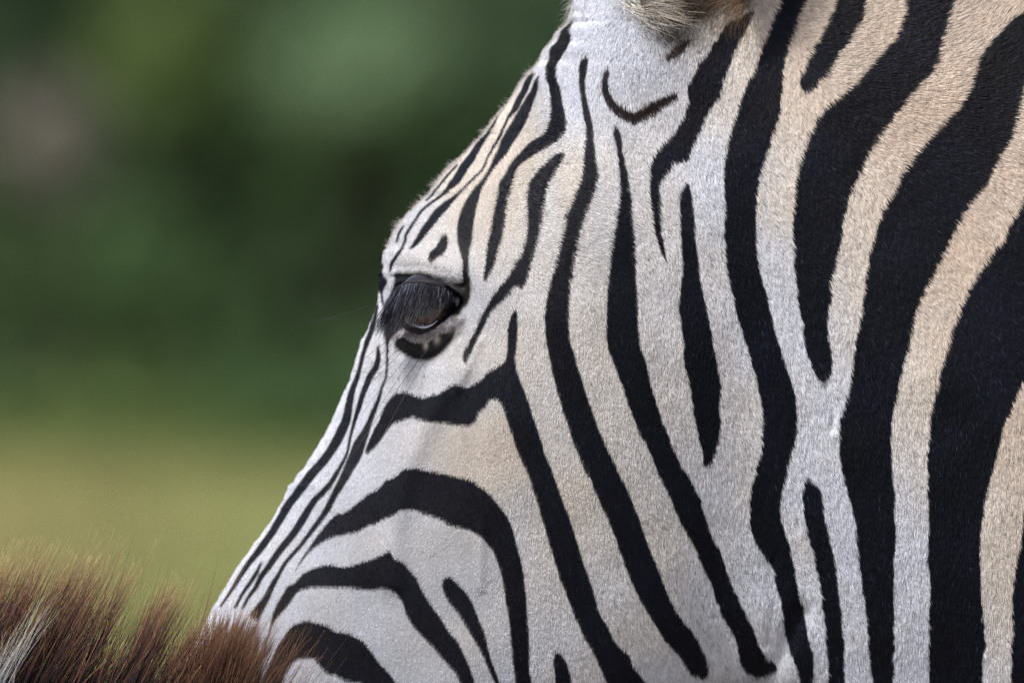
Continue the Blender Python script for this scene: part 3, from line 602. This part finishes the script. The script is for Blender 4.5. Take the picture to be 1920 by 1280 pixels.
# ------------------------------------------------------------------ fur
FLOW = np.array([
 (1640,100,1,.05),(1620,40,1,-.1),(1700,250,.95,.45),(1860,20,.6,-.8),(1800,60,.9,-.5),(1790,130,1,0.0),(1920,60,.7,-.7),(1900,240,1,.4),(1480,150,.35,1),(1560,60,.8,.3),(1600,400,.45,.9),(1700,480,.5,.85),
 (1850,450,.55,.83),(1600,700,.3,1),(1850,900,.2,1),(1500,1000,.28,1),(1700,1150,.12,1),(1850,1200,.15,1),(1250,600,.15,1),(1350,850,.3,1),(1250,1000,.3,1),(1100,1150,.25,1),(1000,1000,.12,1),(1000,750,.05,1),
 (1080,420,.9,.4),(1120,330,.7,.6),(1160,250,.2,1),(1150,100,.15,1),(1100,60,-.1,1),(1100,180,.25,.9),(1200,150,.1,1),(1250,110,.0,1),(1330,60,-.25,.95),(1300,260,.2,1),(1020,230,.75,.3),(1010,420,.85,.5),(960,470,.7,.6),(920,620,.2,1),
 (860,420,-.1,-.6),(800,400,-.7,-.7),(900,280,-.55,-.8),(960,200,-.4,-.8),(760,450,-.8,-.4),(800,505,.1,.9),(850,500,.3,.8),(730,500,-.6,.5),(850,700,.15,1),(700,900,-.2,1),(700,1100,0,1),(850,900,.0,1),(850,1200,.2,1),(600,900,-.45,.9),(480,1050,-.5,.9),(600,1230,-.1,1),(760,660,-.3,1)], float)
def flow(q):
    out = np.zeros((len(q), 2))
    for s in range(0, len(q), 60000):
        qq = q[s:s+60000]
        d2 = ((qq[:, None, :]-FLOW[None, :, :2])**2).sum(2)
        w = 1/(d2+900)**1.5
        out[s:s+60000] = (w@FLOW[:, 2:])/w.sum(1)[:, None]
    return out/np.maximum(np.linalg.norm(out, axis=1), 1e-6)[:, None]
NF = 1000000
cand = (facing > -0.35) & (qc[:, 0] > 110) & (qc[:, 0] < 2330) & (qc[:, 1] > -200) & (qc[:, 1] < 1550)
wgt = np.where(cand, ar, 0)*np.where(facing < 0.1, 0.5, 1.0)*np.where((qc[:, 0] < 1985) & (qc[:, 1] > -70) & (qc[:, 1] < 1345), 1.0, 0.45)
cdf = np.cumsum(wgt); cdf /= cdf[-1]
ti = np.searchsorted(cdf, rng.random(NF))
r1, r2 = rng.random(NF), rng.random(NF); sw = r1+r2 > 1; r1[sw] = 1-r1[sw]; r2[sw] = 1-r2[sw]
u, v, w_ = 1-r1-r2, r1, r2
root = A[ti]*u[:, None]+B[ti]*v[:, None]+C[ti]*w_[:, None]
nrm = vn_[tri[ti, 0]]*u[:, None]+vn_[tri[ti, 1]]*v[:, None]+vn_[tri[ti, 2]]*w_[:, None]
nrm /= np.maximum(np.linalg.norm(nrm, axis=1), 1e-9)[:, None]
q = to_px(root)
op = look(opening, q); keep = op < 0.25
e0 = look(eyeskin, q)
keep &= ~((e0 > 0.5) & (rng.random(NF) < 0.55))
root, nrm, q = root[keep], nrm[keep], q[keep]; n = len(root)
f2 = flow(q)
a = (vn(q[:, 0], q[:, 1], 9)-0.5)*0.4+(vn(q[:, 0]+500, q[:, 1], 60)-0.5)*0.3+rng.normal(0, 0.075, n)
f2 = np.stack([f2[:, 0]*np.cos(a)-f2[:, 1]*np.sin(a), f2[:, 0]*np.sin(a)+f2[:, 1]*np.cos(a)], 1)
d3 = np.stack([f2[:, 0], np.zeros(n), -f2[:, 1]], 1)
d3 -= nrm*(d3*nrm).sum(1)[:, None]; d3 /= np.maximum(np.linalg.norm(d3, axis=1), 0.3)[:, None]
cc, dd_, ee_ = coat(root)
# length in photograph px
L = 5.2+3.5*sstep(850, 1050, q[:, 0])+6*sstep(1050, 1500, q[:, 0])+3*gauss(q, 1180, 60, 120, 70)+9*gauss(q, 1840, 20, 70, 60)
L = L*(0.7+0.6*rng.random(n)); L = np.where(ee_ > 0.5, 4.0, L)
sl = sstep(0.15, -0.1, (nrm*(np.array([0, -D, CAMZ])-root)/D).sum(1))
L = L*S
lift = 0.16+0.14*rng.random(n)+0.14*(vn(q[:, 0]*1.6+77, q[:, 1]*0.7+12, 5)-0.5)
lift = np.clip(lift, 0.05, 0.5)
t = np.array([0, 0.36, 0.7, 1.0])
PTS = root[:, None, :]+d3[:, None, :]*(L[:, None]*t)[..., None]+nrm[:, None, :]*(L*lift)[:, None, None]*(t*(1.55-0.75*t))[None, :, None]
PTS -= nrm[:, None, :]*0.0002
rad = (0.32+0.16*sstep(1050, 1500, q[:, 0]))*S*(0.75+0.5*rng.random(n))
RAD = rad[:, None]*np.array([1.0, 0.95, 0.7, 0.12])[None, :]
# grey flecks and stray dark or pale hairs
fleck = (vn(q[:, 0]*2.2, q[:, 1], 7) > 0.83) & (rng.random(n) < 0.45) & (vn(q[:, 0]+900, q[:, 1], 70) > 0.45)
cc[fleck & (dd_ < 0.4)] *= 0.42
st_ = (dd_ > 0.8) & (rng.random(n) < 0.012); cc[st_] = cc[st_]*5+0.02
fq = f2; al = q[:, 0]*fq[:, 0]+q[:, 1]*fq[:, 1]; ac = -q[:, 0]*fq[:, 1]+q[:, 1]*fq[:, 0]
cc *= (0.82+0.32*np.clip(vn(q[:, 0]*1.0, q[:, 1]*0.28, 1.9)*0.6+vn(q[:, 0]+40, q[:, 1]*0.4, 3.4)*0.55-0.07, 0, 1))[:, None]
fur_m = hair_material('fur', attr='coat', rough=0.5, spec=0.24, lo=0.9, hi=1.09)
fur = adopt(hair_obj('fur', PTS, RAD, fur_m, colors=cc), zebra)

# wispy fringe standing off the forehead outline
def pxhair(starts, dirs, lens, bend, ydep, rads, k=6):
    """free hairs laid out at a depth: starts (N,2) px, dirs (N,2), lens px, bend (N,) sideways px, ydep (N,2) root and tip depth"""
    t = np.linspace(0, 1, k)
    nn = np.stack([-dirs[:, 1], dirs[:, 0]], 1)
    q = starts[:, None, :]+dirs[:, None, :]*(lens[:, None]*t)[..., None]+nn[:, None, :]*(bend[:, None]*t**2)[..., None]
    y = ydep[:, :1]*(1-t)+ydep[:, 1:]*t
    return at(q[..., 0], q[..., 1], y), rads[:, None]*(1-0.88*t**1.6)[None, :]*S
nw = 230
ti2 = rng.random(nw); yy = np.where(rng.random(nw) < 0.65, rng.choice([140, 208, 214, 240, 298, 306, 345, 376, 420], nw)+rng.normal(0, 5, nw), 130+340*ti2); xx = np.interp(yy, FR[:, 1], FR[:, 0])
tuft = (vn(yy, yy*0, 17) > 0.38); 
starts = np.stack([xx+4, yy+2], 1)
an = np.radians(rng.normal(205, 26, nw)); dirs = np.stack([np.cos(an), np.sin(an)], 1)
ln = np.where(tuft, 7+13*rng.random(nw), 4+5*rng.random(nw))
p1, r1_ = pxhair(starts, dirs, ln, rng.normal(0, 4, nw), np.stack([rng.normal(-0.02, 0.01, nw)]*2, 1), 0.22+0.18*rng.random(nw))
nz_ = 2600
yz = rng.uniform(20, 465, nz_); xz = np.interp(yz, FR[:, 1], FR[:, 0])
az = np.radians(rng.normal(160, 30, nz_)+np.where(yz < 330, 50, 25)); dz_ = np.stack([np.cos(az), np.sin(az)], 1)
pz, rz_ = pxhair(np.stack([xz+3, yz], 1), dz_, rng.uniform(3, 8, nz_)*(0.7+0.6*vn(yz, yz*0, 21)), rng.normal(0, 1.5, nz_), np.stack([rng.normal(-0.02, 0.012, nz_)]*2, 1), 0.15+0.12*rng.random(nz_))
p1 = np.concatenate([p1, pz]); r1_ = np.concatenate([r1_, rz_])
fr_m = hair_material('forehead_fringe_hair', ramp=[(0, (0.62, 0.58, 0.56)), (1, (0.72, 0.68, 0.66))])
adopt(hair_obj('forehead_fringe', p1, r1_, fr_m), zebra)

# ------------------------------------------------------------------ eye
eye_y = surf(880, 560)
R_eye = 0.0185
cE = at(806, 571, 0.0)
y_rim = np.median([surf(800, 505), surf(880, 560), surf(800, 640)])
cE = at(806, 571, y_rim+R_eye-0.0035)
def uvs(R, nu=48, nv=32):
    V, F = [], []
    for j in range(nv+1):
        th = math.pi*j/nv
        for i in range(nu): ph = 2*math.pi*i/nu; V.append((R*math.sin(th)*math.cos(ph), R*math.sin(th)*math.sin(ph), R*math.cos(th)))
    for j in range(nv):
        for i in range(nu): F.append((j*nu+i, j*nu+(i+1) % nu, (j+1)*nu+(i+1) % nu, (j+1)*nu+i))
    return V, F
# z axis of the ball is the optical axis; cornea bulges there
V, F = uvs(R_eye)
V = [(x, y, z+0.0022*math.exp(-((x*x+y*y)/(0.0095**2))) if z > 0 else z) for x, y, z in V]
em, nt, b = material('eyeball', rough=0.08, spec=0.4)
tc = nt.nodes.new('ShaderNodeTexCoord'); sx = nt.nodes.new('ShaderNodeSeparateXYZ'); nt.links.new(tc.outputs['Object'], sx.inputs[0])
def mth(op, a, bb=None, c=None):
    nd = nt.nodes.new('ShaderNodeMath'); nd.operation = op
    for k, val in enumerate((a, bb, c)):
        if val is None: continue
        if isinstance(val, (int, float)): nd.inputs[k].default_value = val
        else: nt.links.new(val, nd.inputs[k])
    return nd.outputs[0]
r2_ = mth('SQRT', mth('ADD', mth('POWER', mth('MULTIPLY', sx.outputs[0], 1000/12.6), 2), mth('POWER', mth('MULTIPLY', sx.outputs[1], 1000/10.8), 2)))
pu = mth('SQRT', mth('ADD', mth('POWER', mth('MULTIPLY', sx.outputs[0], 1000/8.0), 2), mth('POWER', mth('MULTIPLY', mth('SUBTRACT', sx.outputs[1], 0.0015), 1000/4.2), 2)))
rp = nt.nodes.new('ShaderNodeValToRGB'); nt.links.new(r2_, rp.inputs[0]); el = rp.color_ramp.elements
el[0].position, el[0].color = 0.0, (0.060, 0.021, 0.014, 1); el[1].position, el[1].color = 1.0, (0.012, 0.010, 0.014, 1)
e = el.new(0.58); e.color = (0.065, 0.024, 0.016, 1)
e = el.new(0.76); e.color = (0.016, 0.009, 0.008, 1)
nzE = nt.nodes.new('ShaderNodeTexNoise'); nzE.inputs['Scale'].default_value = 420
nt.links.new(tc.outputs['Object'], nzE.inputs['Vector'])
mp = nt.nodes.new('ShaderNodeMix'); mp.data_type = 'RGBA'
sm = nt.nodes.new('ShaderNodeMapRange'); sm.inputs['From Min'].default_value = 0.85; sm.inputs['From Max'].default_value = 1.1
nt.links.new(pu, sm.inputs['Value']); nt.links.new(sm.outputs[0], mp.inputs['Factor'])
mp.inputs['A'].default_value = (0.004, 0.004, 0.006, 1); nt.links.new(rp.outputs[0], mp.inputs['B'])
nt.links.new(mp.outputs['Result'], b.inputs['Base Color'])
b.inputs['Coat Weight'].default_value = 1.0; b.inputs['Coat Roughness'].default_value = 0.03
eyeball = mesh_obj('eyeball', V, F, em)
axis = Vector((-0.22, -0.95, -0.20)).normalized()
eyeball.rotation_euler = axis.to_track_quat('Z', 'Y').to_euler(); eyeball.location = cE
adopt(eyeball, zebra)
bpy.context.view_layer.update()
eye2 = eyeball.copy(); eye2.location = (cE[0], -cE[1], cE[2]); col.objects.link(eye2)
eye2.rotation_euler = Vector((-0.22, 0.95, -0.20)).normalized().to_track_quat('Z', 'Y').to_euler()
adopt(eye2, zebra)
def ribbon(name, pts, mat, parent):
    """small round-section welt along points (px, py, y, radius px)"""
    P_ = catmull(pts, False, 6); V, F = [], []
    W = at(P_[:, 0], P_[:, 1], P_[:, 2])
    tapered([(*W[i], P_[i, 3]*S) for i in range(len(P_))], V, F, 8)
    return adopt(mesh_obj(name, V, F, mat), parent)
lid_m, _, _ = material('wet_eyelid', (0.020, 0.018, 0.023), rough=0.62, spec=0.25)
glint_m, _, _ = material('tear_glint', (0.60, 0.62, 0.78), rough=0.15, spec=0.7)  # tear strip coloured pale to stand for the sky's reflection
def yE(px, py, out=0.0):
    """front of the eyeball under a pixel"""
    w = at(px, py, cE[1]); dx, dz = w[0]-cE[0], w[2]-cE[2]
    rr = R_eye**2-dx*dx-dz*dz
    return cE[1]-math.sqrt(max(rr, 0.00003))-out
ribbon('upper_eyelid', [(744,548,yE(744,548,.001),2.5),(756,535,yE(756,535,.002),4.5),(778,529,yE(778,529,.002),5.5),(806,530,yE(806,530,.0025),6),(832,538,yE(832,538,.0025),6),(850,550,yE(850,550,.002),5),(864,566,yE(862,566,.001),3)], lid_m, zebra)
ribbon('lower_eyelid', [(748,600,yE(752,600,.0015),3.5),(764,614,yE(764,614,.0015),4.5),(784,621,yE(784,621,.002),4.5),(806,619,yE(806,619,.002),4.5),(830,607,yE(830,607,.002),4.5),(850,590,yE(850,590,.0015),4),(866,572,yE(860,572,.001),3)], lid_m, zebra)
ribbon('tear_glint', [(770,602,yE(770,602,.0008),.8),(781,610,yE(781,610,.001),2.4),(794,613,yE(794,613,.0012),3.2),(807,610,yE(807,610,.001),2.4),(820,601,yE(820,601,.0008),.8)], glint_m, zebra)
ribbon('eye_corner', [(852,556,yE(852,556,.0012),2.5),(857,561,yE(854,561,.0025),5),(858,567,yE(854,567,.0025),4.5),(856,574,yE(854,574,.0012),2.5)], material('eye_corner_membrane', (0.16, 0.16, 0.20), rough=0.15, spec=0.6)[0], zebra)

# eyelashes, long and drooping
nl = 1500
u = rng.random(nl)**1.6
rootx = 741+106*u; rooty = np.interp(rootx, [744, 756, 778, 806, 832, 850], [541, 533, 526, 527, 535, 545])+rng.normal(0, 1.5, nl)
ang_ = np.radians(np.interp(rootx, [744, 770, 800, 830, 850], [110, 107, 101, 93, 82])+rng.normal(0, 5.5, nl))
dirs = np.stack([np.cos(ang_), np.sin(ang_)], 1)
ln = np.interp(rootx, [744, 770, 800, 825, 850], [98, 102, 88, 56, 22])*(0.45+0.6*rng.random(nl))
yr = np.array([yE(float(a_), float(b_), 0.003) for a_, b_ in zip(rootx, rooty)])
tipx = rootx+dirs[:, 0]*ln
p2, r2h = pxhair(np.stack([rootx, rooty], 1), dirs, ln, rng.normal(3, 3, nl), np.stack([yr, np.minimum(yr, cE[1]-R_eye)-0.004-0.006*rng.random(nl)], 1), 0.34+0.25*rng.random(nl), 8)
lash_c = np.array([0.016, 0.016, 0.022])[None]*(0.6+1.6*rng.random(nl))[:, None]
lash_c *= 0.6; pale = rng.random(nl) < 0.13; lash_c[pale] = np.array([0.17, 0.17, 0.23])*(0.5+rng.random(pale.sum()))[:, None]
lash = hair_obj('eyelashes', p2, r2h, hair_material('lash_hair', attr='coat', rough=0.35, spec=0.5), colors=lash_c)
adopt(lash, zebra)
# whiskers below the eye and fine feelers on the nose side
wh = [((805,650),(608,905),-14),((790,668),(640,870),-10),((775,668),(655,840),-8),((768,665),(650,800),-8),((758,655),(640,770),-6),((745,655),(660,740),-6),((740,640),(655,720),-5),((800,672),(690,850),-10),((735,632),(640,700),-8),
      ((728,560),(556,625),12),((720,700),(518,690),22),((726,600),(600,590),-10)]
SP, DR, LN, BD, YD, RDD = [], [], [], [], [], []
for (a_, b_, bend) in wh:
    a_ = np.array(a_, float); b_ = np.array(b_, float); L_ = np.hypot(*(b_-a_)); SP.append(a_); DR.append((b_-a_)/L_); LN.append(L_); BD.append(bend)
    y0_ = surf(*a_); YD.append((y0_, y0_-0.022)); RDD.append(0.36)
p3, r3 = pxhair(np.array(SP), np.array(DR), np.array(LN), np.array(BD, float), np.array(YD), np.array(RDD), 12)
adopt(hair_obj('whiskers', p3, r3, hair_material('whisker_hair', ramp=[(0, (0.03, 0.03, 0.04)), (1, (0.10, 0.10, 0.13))])), zebra)

# ------------------------------------------------------------------ ears
ear_m = material('ear_skin', (0.16, 0.105, 0.07), rough=0.7)[0]
def make_ear(sgn):
    """cupped ear standing on the head: rim from base to pointed-round tip, open towards the side"""
    V, F = [], []; nu, nv = 22, 18
    base = np.array(at(1275, 30, 0)); base[1] = sgn*0.052
    up = np.array([0.10, 0.22*sgn, 1.0]); up /= np.linalg.norm(up)
    openv = np.array([-0.25, 1.0*sgn, -0.15]); openv -= up*(openv@up); openv /= np.linalg.norm(openv)
    sidev = np.cross(up, openv)
    for layer in (0, 1):
        for j in range(nv+1):
            h = j/nv
            wd = 0.036*math.sin(math.pi*min(1, 0.30+0.70*h)**1.15)**0.7*(1 if h < 0.999 else 0.02)+0.001
            for i in range(nu+1):
                a_ = (i/nu-0.5)*math.radians(250*(1-0.35*h))
                r_ = wd*(1-0.05*layer)
                V.append(tuple(base+up*(h*0.15+0.016)-openv*math.cos(a_)*r_+sidev*math.sin(a_)*r_))
    n1 = nu+1; lay = (nv+1)*n1
    for j in range(nv):
        for i in range(nu):
            a_ = j*n1+i; F.append((a_, a_+1, a_+1+n1, a_+n1)); F.append((lay+a_, lay+a_+n1, lay+a_+1+n1, lay+a_+1))
        for i in (0, nu):
            a_ = j*n1+i; F.append((a_, a_+n1, lay+a_+n1, lay+a_))
    return adopt(mesh_obj('ear', V, F, ear_m), zebra), base, up, openv, sidev
ear1 = make_ear(-1); ear2 = make_ear(1)
# hairs of the near ear: pale sweep in front, brown tuft behind, dark hairs between coloured as the hollow's shade
def sweep(n_, sx_, sy_, deg, degs, ln0, ln1, bend, y0, y1, colr, rd=0.5):
    a_ = np.radians(rng.normal(deg, degs, n_))
    st__ = np.stack([rng.uniform(*sx_, n_), rng.uniform(*sy_, n_)], 1)
    yb = np.array([min(surf(float(np.clip(x, 0, 1990)), float(max(y, -50))), 0.0) for x, y in st__])
    p, r = pxhair(st__, np.stack([np.cos(a_), np.sin(a_)], 1), rng.uniform(ln0, ln1, n_), rng.normal(bend, abs(bend)*0.4+3, n_),
                  np.stack([yb+y0, yb+y1-0.004*rng.random(n_)], 1), rng.uniform(rd*0.6, rd*1.2, n_), 8)
    c = np.array(colr)[None]*(0.55+0.8*rng.random((n_, 1)))
    return p, r, c
groups = [
 sweep(430, (1150, 1195), (-70, 25), 62, 12, 40, 90, -22, 0.001, -0.010, (0.80, 0.78, 0.74), 0.5),
 sweep(260, (1165, 1215), (-60, 15), 38, 14, 55, 110, -20, 0.000, -0.012, (0.58, 0.53, 0.46), 0.5),
 sweep(700, (1290, 1420), (-55, 22), 152, 18, 45, 100, -26, 0.002, -0.009, (0.17, 0.10, 0.058), 0.45),
 sweep(450, (1330, 1430), (-60, 5), 160, 14, 50, 110, -20, 0.001, -0.010, (0.28, 0.19, 0.12), 0.45),
 sweep(500, (1235, 1300), (-20, 50), 120, 30, 30, 60, 8, 0.002, -0.005, (0.03, 0.018, 0.012), 0.5),
 sweep(450, (1225, 1262), (-50, 10), 80, 18, 30, 55, 0, 0.003, -0.003, (0.02, 0.017, 0.014), 0.6),
 sweep(60, (1068, 1076), (-20, 40), 128, 18, 15, 32, 3, 0.001, -0.002, (0.5, 0.5, 0.48), 0.35),
]
groups.append(sweep(220, (1195, 1300), (-45, 15), 62, 24, 35, 75, -14, -0.002, -0.010, (0.035, 0.024, 0.017), 0.5))
k_ = groups[0][0].shape[1]
ear_h = hair_obj('ear_tuft', np.concatenate([g[0] for g in groups]), np.concatenate([g[1] for g in groups]), hair_material('ear_hair', attr='coat'), colors=np.concatenate([g[2] for g in groups]))
adopt(ear_h, zebra)
# mane of the large zebra along the crest (above the picture)
nm = 9000
xm = rng.uniform(1330, 3300, nm); ym = np.interp(xm, [1330, 1500, 1900, 2400, 3300], [-100, -125, -118, -148, -190])
am = np.radians(rng.normal(-84, 7, nm)); cm = np.where((np.sin(xm/60.)[:, None] > 0), np.array([[0.02, 0.018, 0.02]]), np.array([[0.5, 0.44, 0.36]]))
pm, rm = pxhair(np.stack([xm, ym+25], 1), np.stack([np.cos(am), np.sin(am)], 1), rng.uniform(250, 340, nm), rng.normal(12, 12, nm), np.stack([rng.normal(0, 0.008, nm)]*2, 1), np.full(nm, 1.1), 5)
adopt(hair_obj('mane', pm, rm, hair_material('mane_hair', attr='coat'), colors=cm), zebra)

# ================================================================== SECOND ZEBRA, lower left, head down, mane upright
YC = -0.145
crest = np.array([(-1500,1150),(-900,1190),(-400,1250),(-120,1300),(100,1345),(300,1385),(430,1415),(520,1475),(620,1600),(720,1760),(820,1960)], float)
neck2 = []
for (x, y) in crest[::-1]:
    k = np.interp(x, [-1500, -400, 300, 820], [1300, 1050, 800, 600]); dx_ = np.interp(x, [-1500, 0, 450, 820], [-150, -350, -600, -560])
    dy_ = math.sqrt(max(k*k-dx_*dx_, 1)); w = np.interp(x, [-1500, -400, 300, 820], [520, 330, 235, 200])
    neck2.append((x, y, x+dx_, y+dy_, w, 0, 1.7))
head2 = [(760,1900, 300,2150, 200, 0, 2.2), (900,2060, 480,2500, 300, 0, 2.3), (1010,2350, 560,2700, 280, 0, 2.3), (1100,2750, 760,2950, 200, 0, 2.3), (1180,3100, 900,3200, 170, 0, 2.2), (1200,3300, 980,3350, 140, 0, 2.0)]
trunk2 = [(-1100,1300, -1150,2500, 500, 0, 2.2), (-1700,1000, -1700,2800, 720, 0, 2.3), (-2900,1050, -2900,2900, 850, 0, 2.3), (-4200,1050, -4200,2800, 850, 0, 2.3), (-5300,1050, -5300,2500, 740, 0, 2.2), (-6000,1300, -6000,2000, 400, 0, 2.0)]
def leg2(x, y, k):
    return [(x, y, 0.62, 0.12, 0.085), (x-k*0.4, y, 0.5, 0.08, 0.055), (x-k*1.2, y, 0.37, 0.042, 0.036), (x-k, y, 0.20, 0.024, 0.024), (x-k*0.8, y, 0.10, 0.026, 0.026), (x-k*0.6+0.02, y, 0.04, 0.038, 0.035), (x-k*0.6+0.03, y, 0.0, 0.046, 0.04)]
V, F = body_parts(head2, neck2, trunk2, [leg2(-0.85, YC-0.12, 0), leg2(-0.75, YC+0.12, 0), leg2(-1.75, YC-0.13, .1), leg2(-1.85, YC+0.13, .1)], YC, 3)
me2 = voxel(V, F, 0.012)
P2 = laplace(coords(me2), edges(me2), 4); me2.vertices.foreach_set('co', P2.astype(np.float32).ravel()); me2.update()
me2.polygons.foreach_set('use_smooth', np.ones(len(me2.polygons), bool))
sk2, nt, b = material('second_zebra_skin', rough=0.75)
tc = nt.nodes.new('ShaderNodeTexCoord'); wv = nt.nodes.new('ShaderNodeTexWave'); wv.inputs['Scale'].default_value = 3.4; wv.inputs['Distortion'].default_value = 5; wv.inputs['Detail'].default_value = 1; wv.inputs['Detail Scale'].default_value = 0.6
nt.links.new(tc.outputs['Object'], wv.inputs['Vector'])
r = nt.nodes.new('ShaderNodeValToRGB'); nt.links.new(wv.outputs['Fac'], r.inputs[0]); el = r.color_ramp.elements
el[0].position, el[0].color = 0.48, (0.02, 0.016, 0.016, 1); el[1].position, el[1].color = 0.54, (0.55, 0.5, 0.45, 1)
nt.links.new(r.outputs[0], b.inputs['Base Color'])
me2.materials.clear(); me2.materials.append(sk2); me2.name = 'body'
zebra2 = empty('zebra', (-1.2, YC, 0), 'second zebra in the lower left corner, only its upright reddish brown mane in view', 'zebra', 'zebras')
adopt(link(bpy.data.objects.new('body', me2)), zebra2)
# ears for it, below the picture
def ear_small(px_, py_, yy_, tilt):
    V, F = [], []; b0 = at(px_, py_, yy_)
    for j in range(9):
        h = j/8; r_ = 0.03*math.sin(math.pi*(0.25+0.74*h))**0.7
        for i in range(9):
            a_ = (i/8-0.5)*math.radians(220); V.append((b0[0]+math.sin(a_)*r_+0.03*h, b0[1]+math.cos(a_)*r_*tilt+0.03*h*tilt, b0[2]+0.12*h))
    for j in range(8):
        for i in range(8): k = j*9+i; F.append((k, k+1, k+10, k+9))
    o = adopt(mesh_obj('ear', V, F, ear_m), zebra2); md = o.modifiers.new('s', 'SOLIDIFY'); md.thickness = 0.003
ear_small(800, 1930, YC-0.05, -1); ear_small(800, 1930, YC+0.05, 1)

# its mane: tufts
def tuftset():
    T = []
    # (root x, tip x, tip y, spread, count, kind)
    for x in np.arange(-200, 128, 15):
        T.append((x+rng.normal(0, 5), 0, 1015+rng.normal(0, 24)+max(0, x+20)*0.25, 7, 56, 0))
        T.append((x+rng.normal(0, 9), 0, 1115+rng.normal(0, 25), 9, 26, 0))
        T.append((x+rng.normal(0, 8), 0, 1185+rng.normal(0, 22), 9, 50, 0))
    T += [(140, 0, 1120, 7, 44, 0), (150, 0, 1190, 9, 60, 0), (160, 0, 1110, 7, 40, 0), (174, 0, 1200, 8, 50, 0), (192, 0, 1085, 8, 120, 0), (206, 0, 1072, 9, 140, 0), (219, 0, 1090, 6, 60, 0), (236, 0, 1120, 6, 30, 0), (243, 0, 1200, 6, 40, 0), (280, 0, 1190, 6, 50, 0),
          (258, 0, 1150, 5, 62, 0), (266, 0, 1135, 6, 48, 0), (292, 0, 1150, 4, 30, 0), (303, 0, 1140, 5, 26, 0)]
    return T
pts, rads, cols_ = [], [], []
def add_mane(n_, x0, sx_, tipy, degm, degs, cbase, ctip, rd, extra_y=0.0, kk=9, y_sd=0.007, shorter=0.35):
    xr = rng.normal(x0, sx_, n_); yr_ = np.interp(xr, crest[:, 0], crest[:, 1])+10
    ln_ = (yr_-tipy)/math.sin(math.radians(degm))*(1-shorter*rng.random(n_)**1.5)
    conv = (x0-xr)*0.25
    a_ = np.radians(-(degm+rng.normal(0, degs, n_)))
    dirs_ = np.stack([np.cos(a_), np.sin(a_)], 1)
    yd = rng.normal(YC+0.036+extra_y, y_sd, n_)
    p, r = pxhair(np.stack([xr, yr_], 1), dirs_, ln_, rng.normal(8, 13, n_)+conv, np.stack([yd, yd+rng.normal(0, 0.006, n_)], 1), np.full(n_, rd)*(0.6+0.7*rng.random(n_)), kk)
    pts.append(p); rads.append(r)
    cols_.append(np.full((n_, 3), 1.0)*(0.55+0.8*rng.random((n_, 1))))
for (x, _, ty, sp, cnt, kd) in tuftset():
    add_mane(cnt, x-((1385-ty)*0.42)*0.0, sp*0.75, ty, 66+rng.normal(0, 1.6), 2.6, None, None, 0.92, shorter=0.55)
# thin tall wisps
add_mane(150, 20, 90, 990, 65, 5, None, None, 0.42, shorter=0.2)
add_mane(70, 250, 60, 1040, 65, 6, None, None, 0.42, shorter=0.25)
dark_m = hair_material('mane_hair_brown', spec=0.5, ramp=[(0.0, (0.010, 0.006, 0.007)), (0.42, (0.018, 0.010, 0.011)), (0.66, (0.100, 0.042, 0.034)), (0.84, (0.18, 0.085, 0.05)), (0.93, (0.32, 0.20, 0.10)), (1.0, (0.60, 0.50, 0.25))], lo=0.35, hi=1.9)
adopt(hair_obj('mane', np.concatenate(pts), np.concatenate(rads), dark_m), zebra2)
# dense reddish brown end of the mane over the nose of the large zebra
pts, rads, cols_ = [], [], []
for x in np.arange(306, 424, 9):
    ty = np.interp(x, [306, 335, 385, 424], [1200, 1150, 1138, 1205])+rng.normal(0, 14)
    add_mane(150, x, 7, ty+rng.normal(0, 12), 76, 6, None, None, 0.85, shorter=0.6)
add_mane(60, 405, 25, 1140, 66, 7, None, None, 0.6, shorter=0.2)
add_mane(45, 455, 14, 1195, 66, 7, None, None, 0.62, shorter=0.2)
red_m = hair_material('mane_hair_red', ramp=[(0.0, (0.020, 0.010, 0.008)), (0.45, (0.045, 0.020, 0.014)), (0.75, (0.10, 0.044, 0.028)), (0.92, (0.20, 0.10, 0.055)), (1.0, (0.45, 0.30, 0.17))], lo=0.55, hi=1.45)
adopt(hair_obj('mane_end', np.concatenate(pts), np.concatenate(rads), red_m), zebra2)
# white lock
pts, rads, cols_ = [], [], []
add_mane(26, -22, 7, 1105, 62, 2.2, None, None, 0.8, extra_y=-0.02, y_sd=0.002)
add_mane(13, -38, 10, 1140, 66, 3.5, None, None, 0.8, extra_y=-0.02, y_sd=0.002)
add_mane(14, -20, 30, 1180, 74, 6, None, None, 0.55, extra_y=-0.02, y_sd=0.002)
wh_m = hair_material('mane_hair_white', ramp=[(0.0, (0.26, 0.27, 0.30)), (0.6, (0.42, 0.41, 0.40)), (1.0, (0.60, 0.56, 0.43))], lo=0.6, hi=1.25)
adopt(hair_obj('white_lock', np.concatenate(pts), np.concatenate(rads), wh_m), zebra2)
